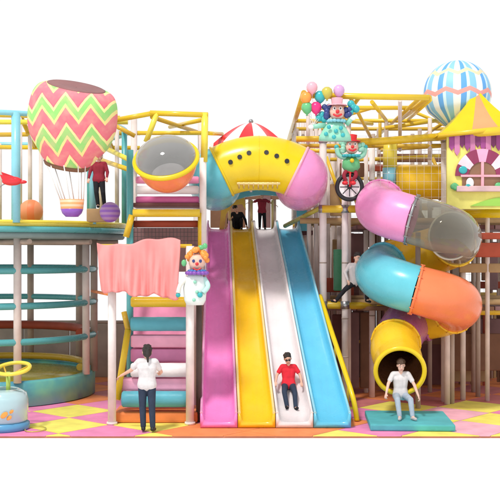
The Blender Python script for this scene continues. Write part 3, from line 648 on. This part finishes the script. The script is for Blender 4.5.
# roof pyramid (3D)
ap=V((X(482,D),y0+.55,Z(85,D))); e0=V((X(437,D),y0-.12,Z(136,D))); e1=V((X(523,D),y0-.12,Z(127,D)))
f=[e0.lerp(e1,0),e0.lerp(e1,.39),e0.lerp(e1,.72),e1]; bk0=e0+V((0,1.3,0)); bk1=e1+V((0,1.3,0))
def curve(e): return [ap.lerp(e,s_)+V((0,0,-.10*math.sin(math.pi*s_))) for s_ in [i/8 for i in range(9)]]
for a,c,m in ((f[0],f[1],'yelq'),(f[1],f[2],'pnk'),(f[2],f[3],'yelq'),(bk0,f[0],'yelq'),(f[3],bk1,'yelq'),(bk1,bk0,'yelq')):
    A,B=curve(a),curve(c); b=MB(); b.add(A+B,[[i,i+1,9+i+1,9+i] for i in range(8)])
    o=b.build('roof_gore',plast('roof_coral',(.90,.36,.16)) if m=='pnk' else m,t)
b=MB(); b.ell(ap+V((0,0,.03)),.05); b.build('finial','pnk',t)
b=MB(); b.rod(e0,e1,.06); b.build('eave','yel',t)
# window
wc=(482,176)
def fan(r0,r1,a0,a1,n=6):
    A=[q(wc[0]+r1*math.cos(R(a0+(a1-a0)*k/n)),wc[1]-r1*math.sin(R(a0+(a1-a0)*k/n))) for k in range(n+1)]
    B=[q(wc[0]+r0*math.cos(R(a0+(a1-a0)*k/n)),wc[1]-r0*math.sin(R(a0+(a1-a0)*k/n))) for k in range(n,-1,-1)]
    return A+B
b=MB()
for k in range(7):
    b.prism(fan(14,27,k*25.7,(k+1)*25.7,5),y0-.045-.002*k,y0-.006,m=(0,1,0,2,0,1,0)[k])
b.build('window_arch',[pad('arch_plum',(.30,.05,.12)),pad('arch_white',(.85,.70,.78)),pad('arch_pink',(.85,.42,.62))],t)
b=MB(); b.prism(fan(0.5,14,0,180,12)+[q(460,176)][:0],y0-.03,y0-.008); b.prism([q(462,176),q(502,176),q(502,186),q(462,186)],y0-.028,y0-.009); b.build('window_pane',pad('pane_brown',(.30,.16,.10)),t)
b=MB(); b.box((X(482,D),y0-.045,Z(174,D)),(.065,.03,.56)); b.box((X(482,D),y0-.05,Z(176,D)),(1.0,.03,.05)); b.build('window_frame','pnk',t)
b=MB(); b.box((X(483,D),y0-.07,Z(189,D)),(1.26,.12,.13),bev=.02); b.build('window_sill',pad('sill_pink',(.74,.50,.52)),t)
b=MB()
for px,py,r in ((455,187,.11),(500,186,.14),(509,188,.11),(504,181,.09)):
    b=MB()
    for kk in range(6): b.ell(P(px+rnd.uniform(-2,2),py+rnd.uniform(-2,2),D-.08),(r*.6,.04,r*.55),seg=12,rings=8)
    b.build('bush_motif','green',t)
b=MB(); b.ell(P(463,170,D-.06),(.10,.03,.09)); b.build('flower_motif','teal2',t); b=MB(); b.ell(P(468,187,D-.1),(.07,.03,.07)); b.build('flower_motif','teal2',t)
b=MB(); b.ell(P(470,183,D-.07),(.09,.03,.12)); b.build('white_motif','white',t)
b=MB(); b.prism([q(470,206)]+[q(470+k*5,206-9*math.sin(k/9*math.pi/1.6)) for k in range(1,10)]+[q(516,206)],y0-.03,y0-.006); b.build('hill_motif',plast('grass_green',(.35,.66,.10)),t)

# blue striped balloon
bc=P(457,94,24.2)
def gore_mat():
    m,nt,bs=_nt('gore_cloth'); tc=N(nt,'ShaderNodeTexCoord'); sx=N(nt,'ShaderNodeSeparateXYZ'); nt.links.new(tc.outputs['Object'],sx.inputs[0])
    at=N(nt,'ShaderNodeMath',operation='ARCTAN2'); nt.links.new(sx.outputs[1],at.inputs[0]); nt.links.new(sx.outputs[0],at.inputs[1])
    mu=N(nt,'ShaderNodeMath',operation='MULTIPLY'); mu.inputs[1].default_value=9/(2*math.pi); nt.links.new(at.outputs[0],mu.inputs[0])
    f=N(nt,'ShaderNodeMath',operation='FRACT'); nt.links.new(mu.outputs[0],f.inputs[0])
    cr=N(nt,'ShaderNodeValToRGB'); cr.color_ramp.interpolation='CONSTANT'; e=cr.color_ramp.elements; e[0].color=(.26,.56,.82,1); e[1].position=.30; e[1].color=(.80,.86,.84,1)
    for p,c in ((.62,(.12,.38,.78,1)),(.86,(.60,.80,.86,1))): x=e.new(p); x.color=c
    nt.links.new(f.outputs[0],cr.inputs['Fac'])
    # scalloped coral band near the equator and cream band near the crown
    pg=N(nt,'ShaderNodeMath',operation='PINGPONG'); pg.inputs[1].default_value=.5; nt.links.new(mu.outputs[0],pg.inputs[0])
    sc=N(nt,'ShaderNodeMath',operation='MULTIPLY_ADD'); sc.inputs[1].default_value=.22; nt.links.new(pg.outputs[0],sc.inputs[0]); nt.links.new(sx.outputs[2],sc.inputs[2])
    def band(z0,w_,col,prev):
        a=N(nt,'ShaderNodeMath',operation='COMPARE'); a.inputs[1].default_value=z0; a.inputs[2].default_value=w_; nt.links.new(sc.outputs[0],a.inputs[0])
        mx=N(nt,'ShaderNodeMix',data_type='RGBA'); nt.links.new(a.outputs[0],mx.inputs[0]); nt.links.new(prev,mx.inputs[6]); mx.inputs[7].default_value=(*col,1); return mx.outputs[2]
    o=band(.02,.055,(.85,.36,.32),cr.outputs[0]); o=band(.50,.045,(.82,.66,.42),o)
    nt.links.new(o,bs.inputs['Base Color']); bs.inputs['Roughness'].default_value=.5; return m
t=thing('balloon_ornament','blue and white striped hot air balloon ornament behind the tent roof','balloon ornament',bc)
q3=Matrix.Rotation(R(-8),3,'Y')
pr=[(.82*math.sin(R(a)),.80*math.cos(R(a))) for a in range(2,122,6)]+[(.54,-.56),(.37,-.75),(.26,-.90),(.22,-.92)]
b=MB(); b.lathe(bc,pr,seg=72,rot=q3); b.build('envelope',gore_mat(),t)
b=MB(); b.lathe(bc+V((.14,0,-1.12)),[(0,0),(.13,0),(.17,.17),(.14,.17),(.11,.05),(0,.05)],seg=24); b.build('basket','dblue',t)
for a in range(0,360,60):
    d=V((math.cos(R(a)),math.sin(R(a)),0)); b=MB(); b.rod(bc+V((.14,0,-.96))+d*.15,bc+V((.08,0,-.55))+d*.42,.012,6); b.build('rope','rope',t)

# ------------------------------------------------------------------ clown ornaments and balloons
def clown_head(t,c,s,hatm,hairm,skinm='pnk',hat='cone'):
    b=MB(); b.ell(c,(.13*s,.11*s,.14*s)); b.build('head',skinm,t)
    b=MB(); b.ell(c+V((0,-.115*s,-.01*s)),.032*s); b.build('nose','red',t)
    for sx in (-1,1): b=MB(); b.ell(c+V((sx*.05*s,-.095*s,.045*s)),(.03*s,.015*s,.035*s)); b.build('eye_patch','white',t)
    for sx in (-1,1): b=MB(); b.ell(c+V((sx*.05*s,-.112*s,.045*s)),(.012*s,.008*s,.016*s)); b.build('eye','black',t)
    b=MB(); b.tube(spline([c+V((-.07*s,-.095*s,-.05*s)),c+V((0,-.118*s,-.085*s)),c+V((.07*s,-.095*s,-.05*s))]),.016*s,8); b.build('mouth','red',t)
    rn=random.Random(5)
    for sx in (-1,1):
        b=MB()
        for k in range(9): b.ell(c+V((sx*(.15+rn.uniform(-.02,.06))*s,rn.uniform(-.03,.05)*s,rn.uniform(-.08,.10)*s)),.05*s,seg=12,rings=8)
        b.build('hair_tuft',hairm,t)
    b=MB()
    if hat=='cone': b.lathe(c+V((0,0,.11*s)),[(.17*s,0),(.12*s,.02*s),(.08*s,.10*s),(.01*s,.20*s)],seg=20)
    else: b.lathe(c+V((0,0,.10*s)),[(.17*s,0),(.16*s,.02*s),(.09*s,.03*s),(.10*s,.13*s),(.0,.15*s)],seg=20)
    b.build('hat',hatm,t)
def ruffle(t,c,r,m,n=14):
    b=MB()
    for k in range(n): a=2*math.pi*k/n; b.ell(c+V((r*math.cos(a),r*.7*math.sin(a),0)),(r*.3,r*.3,r*.22),seg=10,rings=6)
    b.build('ruffle_collar',m,t)
# balloon clown
D=20.85; c=P(336,131,D)
t=thing('clown_ornament','clown ornament in green with dark blue hair beside a bunch of balloons','clown ornament',P(336,142,D))
b=MB(); b.lathe(P(335,141,D),[(.0,0),(.34,0),(.33,.10),(.22,.30),(.12,.42),(0,.45)],seg=24,sc=(1,.6)); b.build('body','mint',t)
for px,py in ((326,134),(334,137),(343,135),(329,127),(341,128),(336,131)): b=MB(); b.ell(P(px,py,D-.2),(.045,.03,.045),seg=12,rings=8); b.build('pompom','teal2',t)
for a,e in (((325,125),(312,127)),((347,124),(352,118))):
    b=MB(); b.rod(P(*a,D),P(*e,D-.1),.06,12,r2=.045); b.build('sleeve','mint',t)
    b=MB(); b.ell(P(e[0]+(-1 if e[0]<330 else 1),e[1],D-.12),(.06,.05,.05)); b.build('glove','white',t)
ruffle(t,P(336,121,D-.02),.17,'lblue'); clown_head(t,P(337,112,D-.05),1.25,'pnk','dblue','skin2','top')
for grp in (((322,115),(319,118),(324,119)),((353,107),(350,112),(356,109),(351,104))):
    b=MB()
    for px,py in grp: b.ell(P(px,py,D),.08,seg=12,rings=8)
    b.build('hair_curl','teal2',t)
cols=[(312,88,'pnk','light pink'),(306,98,'orange','orange yellow'),(320,97,'teal2','teal blue'),(316,108,'mag2','magenta red'),(327,93,'olive','olive'),(307,108,'green','green'),(339,91,'lil','lilac')]
M['mag2']=plast('balloon_magenta',(.80,.03,.20)); M['lil']=plast('balloon_lilac',(.62,.36,.62))
for px,py,m,nm in cols:
    c=P(px,py,D-.05+.02*(px%3)); t3=thing('balloon','%s round balloon in the bunch held by the green clown'%nm,'balloon',c,'balloons in the bunch')
    b=MB(); b.lathe(c,[(.001,.13),(.05,.122),(.10,.08),(.118,.02),(.11,-.04),(.07,-.095),(.02,-.135),(.012,-.14)],seg=24); b.lathe(c,[(.012,-.14),(.028,-.16),(.0,-.155)],seg=12); b.build('skin',m,t3)
    b=MB(); b.tube(spline([c+V((0,0,-.15)),c.lerp(P(313,127,D),.5)+V((.02,0,0)),P(313,127,D-.1)]),.005,4); b.build('string','rope',t3)
# unicycle clown
D=23.0; wc_=P(349.5,187,D)
t=thing('clown_ornament','clown ornament in green with a red hat riding a unicycle','clown ornament',P(350,176,D))
b=MB(); b.lathe(P(351,170,D),[(0,-.06),(.12,-.05),(.21,.06),(.20,.20),(.12,.30),(0,.33)],seg=24,sc=(1,.7)); b.build('body','green',t)
b=MB(); b.ell(P(352,160.5,D-.17),.05); b.build('button','yelq',t)
for s_ in (-1,1):
    b=MB(); b.tube(spline([P(351+s_*5,158,D),P(351+s_*12,155,D-.02),P(351+s_*14,148,D-.02)]),[.06]*16+[.05],12); b.build('sleeve','mint',t)
    b=MB(); b.ell(P(351+s_*14.5,147,D-.02),.055); b.build('glove','teal2',t)
    b=MB(); b.tube(spline([P(351+s_*3,169,D),P(350+s_*6,175,D-.1),P(349+s_*3,181,D-.10)]),.045,10); b.build('leg','mar',t)
    b=MB(); b.ell(P(349+s_*4,183,D-.15),(.07,.10,.05)); b.build('shoe','red',t)
ruffle(t,P(351,156,D-.03),.18,'teal2'); clown_head(t,P(352,147,D-.05),1.2,'red','mint','skin2','top')
u_=thing('unicycle','black tyred unicycle with white wheel under the red hatted clown','unicycle',V((wc_.x,wc_.y,Z(203,D))))
b=MB(); b.tube([wc_+V((.285*math.cos(k*math.pi/24),0,.285*math.sin(k*math.pi/24))) for k in range(48)],.05,10,closed=True); b.build('tyre','black',u_)
b=MB(); b.prism([(wc_.x+.245*math.cos(k*math.pi/16),wc_.z+.245*math.sin(k*math.pi/16)) for k in range(32)],wc_.y-.012,wc_.y+.012); wd=b.build('wheel_disc','white',u_)
b=MB()
for k in range(8): a=k*math.pi/4; b.rod(wc_+V((.05*math.cos(a),-.016,.05*math.sin(a))),wc_+V((.22*math.cos(a),-.016,.22*math.sin(a))),.010,6)
b.rod(wc_+V((0,-.05,0)),wc_+V((0,.05,0)),.055,16); b.build('hub','black',u_)
b=MB(); b.rod(wc_+V((-.0,-.07,0)),wc_+V((.01,-.07,.34)),.022); b.rod(wc_+V((0,.07,0)),wc_+V((.01,.07,.34)),.022); b.build('fork','red',u_)
b=MB(); b.ell(wc_+V((.01,0,.36)),(.10,.09,.045)); b.build('saddle','red',u_)
# stair clown
D=20.35; c=P(196,262,D)
t=thing('clown_ornament','clown ornament with orange hair and green bow on the white stair post','clown ornament',P(196,306,D))
b=MB(); b.lathe(P(195,305,D),[(0,0),(.17,0),(.22,.10),(.24,.35),(.20,.56),(.10,.64),(0,.65)],seg=28,sc=(1,.55)); b.build('body',pad('clown_white',(.80,.86,.84)),t)
for px,py in ((195,282),(197,292),(194,300)): b=MB(); b.ell(P(px,py,D-.13),.035); b.build('pompom','mint',t)
b=MB(); b.tube(spline([P(187,278,D),P(180,285,D-.08),P(178,293,D-.1)]),.05,10); b.build('sleeve',pad('clown_cream',(.82,.80,.72)),t)
b=MB(); b.tube(spline([P(204,278,D),P(208,286,D-.08),P(203,293,D-.15)]),.05,10); b.build('sleeve',pad('clown_aqua',(.50,.76,.72)),t)
b=MB(); b.ell(P(200,295,D-.16),.055); b.build('glove','teal2',t); b=MB(); b.ell(P(178,295,D-.1),.05); b.build('glove','teal2',t)
ruffle(t,P(197,273,D-.02),.19,'purple'); ruffle(t,P(197,271,D-.02),.15,'blue')
b=MB(); b.ell(P(197,262,D),(.17,.13,.17)); b.build('head','skin2',t)
b=MB(); b.ell(P(197,264,D-.14),.035); b.tube(spline([P(193,268,D-.13),P(197,270,D-.15),P(201,268,D-.13)]),.014,6); b.build('nose_and_mouth','red',t)
b=MB()
for px in (193.5,200.5): b.ell(P(px,261,D-.13),(.03,.012,.035))
b.build('eyes','dblue',t)
rn=random.Random(9); b=MB()
for k in range(46):
    a=rn.uniform(-.25,math.pi+.25); b.ell(P(197,259,D)+V((.19*math.cos(a)*rn.uniform(.7,1.1),rn.uniform(-.08,.10),.02+.20*math.sin(a)*rn.uniform(.75,1.0))),rn.uniform(.04,.06),seg=10,rings=7)
b.build('hair','orange',t)
b=MB(); b.ell(P(201,247.5,D-.03),(.07,.04,.05)); b.ell(P(205,246,D-.03),(.05,.04,.06)); b.build('bow','green',t); b=MB(); b.ell(P(184,263,D-.05),(.055,.04,.07)); b.build('leaf','green',t)

# ------------------------------------------------------------------ people
def remesh(mb,name,voxel,m,parent,sm=3):
    me=mb.mesh('tmp',m); o=bpy.data.objects.new('tmp',me); COL.objects.link(o)
    md=o.modifiers.new('r','REMESH'); md.mode='VOXEL'; md.voxel_size=voxel; md.use_smooth_shade=True
    s_=o.modifiers.new('s','SMOOTH'); s_.iterations=sm; s_.factor=.5
    dg=bpy.context.evaluated_depsgraph_get(); ev=o.evaluated_get(dg); nm=bpy.data.meshes.new_from_object(ev)
    bpy.data.objects.remove(o); nm.name=name
    if not nm.materials: nm.materials.append(M[m] if isinstance(m,str) else m)
    for p in nm.polygons: p.use_smooth=True
    ob=bpy.data.objects.new(name,nm); COL.objects.link(ob); nm.transform(Matrix.Translation(-V(parent.location))); ob.parent=parent; return ob
def cap(b,a,c,r1,r2,seg=14):
    a=V(a);c=V(c); b.tube([a,c],[r1,r2],seg); b.ell(a,r1*1.002,seg=seg,rings=8); b.ell(c,r2*1.002,seg=seg,rings=8)
def person(label,loc,J,ht,shirt,pants,skin='skin',hair='hair',style='short',face=(0,-1,0),sleeves=.62,palm=(0,0,-1),glasses=False,shoes='white',curl=.9,longsl=False):
    """J: joint positions (metres, relative to loc). ht scales the thickness."""
    t=thing('person',label,'person',loc); L=V(loc); k=ht/1.7
    j={n:L+V(p) for n,p in J.items()}
    rt=(j['shR']-j['shL']).normalized(); fw=V(face).normalized()
    b=MB()
    # torso
    for s_ in (-1,1):
        cap(b,j['pel']+rt*.065*k*s_,j['wst']+rt*.055*k*s_,.105*k,.088*k); cap(b,j['wst']+rt*.055*k*s_,j['che']+rt*.07*k*s_,.088*k,.105*k)
    cap(b,j['shL']+rt*.02*k,j['shR']-rt*.02*k,.062*k,.062*k); cap(b,j['che'],j['nek'],.09*k,.055*k); cap(b,j['nek'],j['hea'],.052*k,.05*k)
    for s_ in 'LR':
        cap(b,j['sh'+s_],j['el'+s_],.050*k,.040*k); cap(b,j['el'+s_],j['wr'+s_],.040*k,.026*k)
        cap(b,j['hp'+s_],j['kn'+s_],.082*k,.058*k); cap(b,j['kn'+s_],j['an'+s_],.056*k,.038*k); cap(b,j['an'+s_],j['to'+s_],.04*k,.03*k)
        # hand
        d=(j['wr'+s_]-j['el'+s_]).normalized(); n=V(palm); n=(n-d*n.dot(d)).normalized() if (n-d*n.dot(d)).length>.1 else d.orthogonal().normalized(); sd_=d.cross(n).normalized(); w_=j['wr'+s_]
        ks=k*.92
        for q_,fl in ((-1.5,.062),(-.5,.075),(.5,.08),(1.5,.07)):
            kn=w_+d*.085*ks+sd_*q_*.019*ks; cap(b,w_+sd_*q_*.012*ks,kn,.016*ks,.0125*ks,8)
            m1=kn+(d*math.cos(curl*.5)+n*math.sin(curl*.5))*fl*.5*ks+sd_*q_*.003; m2=m1+(d*math.cos(curl*1.4)+n*math.sin(curl*1.4))*fl*.5*ks
            cap(b,kn,m1,.0105*ks,.009*ks,8); cap(b,m1,m2,.009*ks,.0075*ks,8)
        sg=1 if sd_.dot(fw+rt*(1 if s_=='L' else -1))>0 else -1
        th0=w_+d*.025*ks+sd_*sg*.022*ks; th1=th0+(d*.6+sd_*sg*.8).normalized()*.04*ks; th2=th1+(d*.9+n*.4+sd_*sg*.2).normalized()*.035*ks
        cap(b,th0,th1,.014*ks,.011*ks,8); cap(b,th1,th2,.011*ks,.009*ks,8)
    # head
    up=(j['hea']-j['nek']).normalized(); fw=(fw-up*fw.dot(up)).normalized(); hr=fw.cross(up).normalized()
    rot=Matrix((hr,fw,up)).transposed(); hk=(.5*k+.5*min(1,k*1.15))*1.13; hc=j['hea']+up*.06*hk
    def hp2(x,y,z): return hc+rot@V((x*hk,y*hk,z*hk))
    b.ell(hp2(0,-.012,.02),(.080*hk,.093*hk,.098*hk),rot); b.ell(hp2(0,.022,-.045),(.062*hk,.064*hk,.068*hk),rot); b.ell(hp2(0,.055,-.085),(.028*hk,.025*hk,.022*hk),rot,seg=12,rings=8)
    b.ell(hp2(0,.092,-.018),(.012*hk,.018*hk,.024*hk),rot,seg=10,rings=8)
    for sx in (-1,1): b.ell(hp2(sx*.077,-.01,-.005),(.011*hk,.02*hk,.03*hk),rot,seg=10,rings=8)
    remesh(b,'body',.0065*max(k,.7),skin,t)
    b=MB()
    for sx in (-1,1): b.ell(hp2(sx*.03,.075,.012),(.015*hk,.008*hk,.009*hk),rot,seg=12,rings=8)
    b.build('eyes','eyew',t); b=MB()
    for sx in (-1,1): b.ell(hp2(sx*.03,.0815,.012),(.0065*hk,.004*hk,.0075*hk),rot,seg=10,rings=8)
    b.build('irises','eyeb',t); b=MB()
    for sx in (-1,1): b.tube([hp2(sx*.016,.083,.034),hp2(sx*.032,.083,.039),hp2(sx*.046,.074,.033)],.004*hk,6)
    b.build('eyebrows',hair,t)
    b=MB(); b.tube([hp2(-.022,.081,-.058),hp2(0,.089,-.06),hp2(.022,.081,-.058)],.0055*hk,6); b.build('mouth','lips',t)
    if glasses:
        b=MB()
        for sx in (-1,1): b.ell(hp2(sx*.032,.09,.010),(.028*hk,.006*hk,.021*hk),rot,seg=14,rings=8)
        b.tube([hp2(-.012,.092,.016),hp2(.012,.092,.016)],.004*hk,6)
        for sx in (-1,1): b.tube([hp2(sx*.058,.085,.016),hp2(sx*.08,.0,.01)],.0035*hk,6)
        b.build('sunglasses','black',t)
    # hair
    b=MB(); b.ell(hp2(0,-.026,.040),(.086*hk,.096*hk,.098*hk),rot,seg=24,rings=16)
    b.ell(hp2(0,-.045,-.01),(.080*hk,.070*hk,.085*hk),rot)
    rh=random.Random(len(label))
    for q_ in range(34):
        a=rh.uniform(0,2*math.pi); e_=rh.uniform(.15,1.4); b.ell(hp2(.080*math.cos(a)*math.cos(e_),-.026+.090*math.sin(a)*math.cos(e_),.045+.092*math.sin(e_)),(.022*hk,.024*hk,.016*hk),rot,seg=8,rings=6)
    if style=='pony':
        cap(b,hp2(0,-.115,.03),hp2(0,-.14,-.04),.032*hk,.034*hk); cap(b,hp2(0,-.14,-.04),hp2(.01,-.12,-.17),.034*hk,.016*hk)
    remesh(b,'hair',.008*hk,hair,t,2)
    # shirt
    b=MB(); e=.014*k
    sp=(j['che']-j['pel']).normalized()
    for s_ in (-1,1):
        cap(b,j['pel']+sp*.0+rt*.068*k*s_,j['wst']+rt*.058*k*s_,.116*k+e,.096*k+e); cap(b,j['wst']+rt*.058*k*s_,j['che']+rt*.075*k*s_,.094*k+e,.108*k+e)
    cap(b,j['pel'],j['wst'],.120*k+e,.104*k+e); cap(b,j['wst'],j['che'],.102*k+e,.117*k+e)
    cap(b,j['shL']+rt*.02*k,j['shR']-rt*.02*k,.066*k+e*.6,.066*k+e*.6); cap(b,j['che'],j['che'].lerp(j['nek'],.55),.10*k,.075*k)
    for s_ in 'LR':
        if longsl: cap(b,j['sh'+s_],j['el'+s_],.06*k,.052*k); cap(b,j['el'+s_],j['el'+s_].lerp(j['wr'+s_],.9),.052*k,.036*k)
        else: cap(b,j['sh'+s_],j['sh'+s_].lerp(j['el'+s_],sleeves),.062*k,.062*k)
    remesh(b,'shirt',.010*k,shirt,t,9)
    b=MB(); 
    for s_ in (-1,1): cap(b,j['pel']+rt*.06*k*s_,j['pel']-sp*.03+rt*.06*k*s_,.112*k,.112*k)
    for s_ in 'LR': cap(b,j['hp'+s_],j['kn'+s_],.096*k,.070*k); cap(b,j['kn'+s_],j['kn'+s_].lerp(j['an'+s_],.93),.070*k,.056*k)
    remesh(b,'trousers',.011*k,pants,t)
    for s_ in 'LR':
        a=j['an'+s_]; o_=j['to'+s_]; d=(o_-a); b=MB(); sh=(j['kn'+s_]-a).normalized()
        hl=a-sh*.035*k-d.normalized()*.03*k; tt=o_
        cap(b,hl,tt,.045*k,.038*k); cap(b,a-sh*.02*k,a+sh*.01*k,.046*k,.044*k); remesh(b,'shoe',.009*k,shoes,t)
    return t

# woman at the stair (seen from behind)
base=(X(147,19.75),-.25,.012)
J=dict(pel=(0,0,.93),wst=(0,.01,1.07),che=(0,0,1.27),nek=(0,0,1.42),hea=(0,.01,1.50),shL=(-.17,0,1.38),shR=(.17,0,1.38),
       elL=(-.33,.10,1.20),wrL=(-.54,.22,1.08),elR=(.26,.16,1.16),wrR=(.22,.38,1.12),
       hpL=(-.085,0,.90),hpR=(.085,0,.90),knL=(-.09,.02,.50),knR=(.10,-.02,.50),anL=(-.07,-.02,.09),anR=(.12,-.06,.09),toL=(-.08,.12,.04),toR=(.14,.08,.04))
person('woman with a dark ponytail, white t-shirt and dark jeans seen from behind at the stair',base,J,1.68,'tee','jean',style='pony',face=(-.15,1,0),palm=(0,.3,-1),shoes='black')
# boy in red on the white slide
i_=min(range(len(wrows)),key=lambda i:abs(wrows[i][2]-1.42)); r0=wrows[i_]; sx0=(r0[0]+r0[1])/2
sl=V((0,-.62,-.785)).normalized()
bz=r0[3]+.12
J=dict(pel=(0,0,.0),wst=(0,.05,.12),che=(0,.08,.29),nek=(0,.06,.43),hea=(-.01,.03,.50),shL=(-.14,.07,.38),shR=(.14,.07,.38),
       elL=(-.25,.02,.20),wrL=(-.28,-.12,.07),elR=(.25,.02,.20),wrR=(.27,-.12,.07),
       hpL=(-.075,-.02,-.01),hpR=(.075,-.02,-.01),knL=(-.10,-.30,-.11),knR=(.12,-.30,-.13),anL=(-.05,-.50,-.40),anR=(.13,-.52,-.42),toL=(-.07,-.62,-.38),toR=(.16,-.64,-.40))
person('boy in red t-shirt and sunglasses sliding down the white slide',(sx0-.02,r0[2],bz),J,1.36,'redc','jean',glasses=True,hair='hair',shoes='blk',palm=(0,-.5,-1))
# person coming out of the tube slide
e=full[-1]
J=dict(pel=(0,.10,.0),wst=(0,.10,.14),che=(.0,.09,.33),nek=(0,.06,.48),hea=(0,.03,.56),shL=(-.165,.08,.43),shR=(.165,.08,.43),
       elL=(-.27,-.02,.24),wrL=(-.33,-.14,.05),elR=(.27,-.02,.22),wrR=(.34,-.12,.0),
       hpL=(-.09,.07,-.02),hpR=(.09,.07,-.02),knL=(-.13,-.36,-.04),knR=(.14,-.36,-.04),anL=(-.10,-.48,-.375),anR=(.16,-.48,-.375),toL=(-.13,-.62,-.395),toR=(.20,-.62,-.395))
person('boy in white t-shirt and pale jeans coming out of the tube slide',(e.x+.02,e.y-.02,.575),J,1.45,'tee','jeanl',skin='skin2',hair='hairb',shoes='gryc',palm=(0,-.3,-1))
# child standing at the slide top
J=dict(pel=(0,0,.50),wst=(0,0,.58),che=(0,0,.72),nek=(0,0,.82),hea=(0,-.01,.88),shL=(-.11,0,.79),shR=(.11,0,.79),
       elL=(-.24,-.03,.74),wrL=(-.36,-.06,.72),elR=(.24,-.03,.72),wrR=(.36,-.06,.66),
       hpL=(-.05,0,.48),hpR=(.05,0,.48),knL=(-.06,-.02,.27),knR=(.07,-.02,.27),anL=(-.06,0,.06),anR=(.08,0,.06),toL=(-.07,-.10,.03),toR=(.09,-.10,.03))
person('child in maroon shirt with arms spread standing at the top of the slides',(X(262,26.4),6.4,4.12),J,1.02,'mar','blk',hair='hairb',shoes='blk')
# dark clothed child crouching at top of the yellow slide
J=dict(pel=(0,0,.12),wst=(.02,-.03,.24),che=(.02,-.10,.38),nek=(.0,-.15,.47),hea=(-.02,-.18,.52),shL=(-.12,-.12,.44),shR=(.13,-.12,.44),
       elL=(-.22,-.18,.30),wrL=(-.24,-.28,.16),elR=(.22,-.16,.28),wrR=(.26,-.26,.12),
       hpL=(-.06,0,.12),hpR=(.06,0,.12),knL=(-.10,-.24,.28),knR=(.12,-.24,.28),anL=(-.10,-.34,.05),anR=(.12,-.34,.05),toL=(-.11,-.44,.03),toR=(.13,-.44,.03))
person('child in black crouching at the top of the yellow slide',(X(237,26.5),6.55,4.12),J,1.12,'blk','blk',shoes='blk',longsl=True)
# child on round deck
J=dict(pel=(0,0,.66),wst=(0,0,.77),che=(0,0,.93),nek=(0,0,1.05),hea=(0,-.01,1.12),shL=(-.14,0,1.01),shR=(.14,0,1.01),
       elL=(-.20,-.04,.82),wrL=(-.22,-.12,.66),elR=(.20,-.04,.82),wrR=(.20,-.14,.68),
       hpL=(-.065,0,.64),hpR=(.065,0,.64),knL=(-.05,-.06,.36),knR=(.10,-.05,.36),anL=(-.02,0,.06),anR=(.12,.04,.06),toL=(-.01,-.12,.03),toR=(.14,-.08,.03))
person('child in maroon top and black trousers on the round deck behind the zigzag balloon',(X(99,22.9),2.9,4.56),J,1.32,'mar','blk',shoes='blk',longsl=True)
# climber in the play frame
D=23.05; z0=Z(303,D)
J=dict(pel=(0,0,.48),wst=(-.02,.0,.60),che=(-.03,.02,.78),nek=(0,.03,.91),hea=(.02,.02,.98),shL=(-.15,.02,.87),shR=(.13,.02,.87),
       elL=(-.26,-.06,.70),wrL=(-.20,-.16,.52),elR=(.28,-.04,.92),wrR=(.36,-.08,1.06),
       hpL=(-.07,0,.46),hpR=(.07,0,.46),knL=(-.26,-.12,.32),knR=(.22,-.14,.44),anL=(-.46,.0,.06),anR=(.24,-.10,.08),toL=(-.56,-.06,.05),toR=(.30,-.20,.04))
person('child in grey top and dark trousers climbing in the play frame beside the blue tube',(X(356,D),D-20,z0),J,1.35,'gryc','blk',hair='hair',shoes='blk',longsl=True,face=(.4,-1,0))
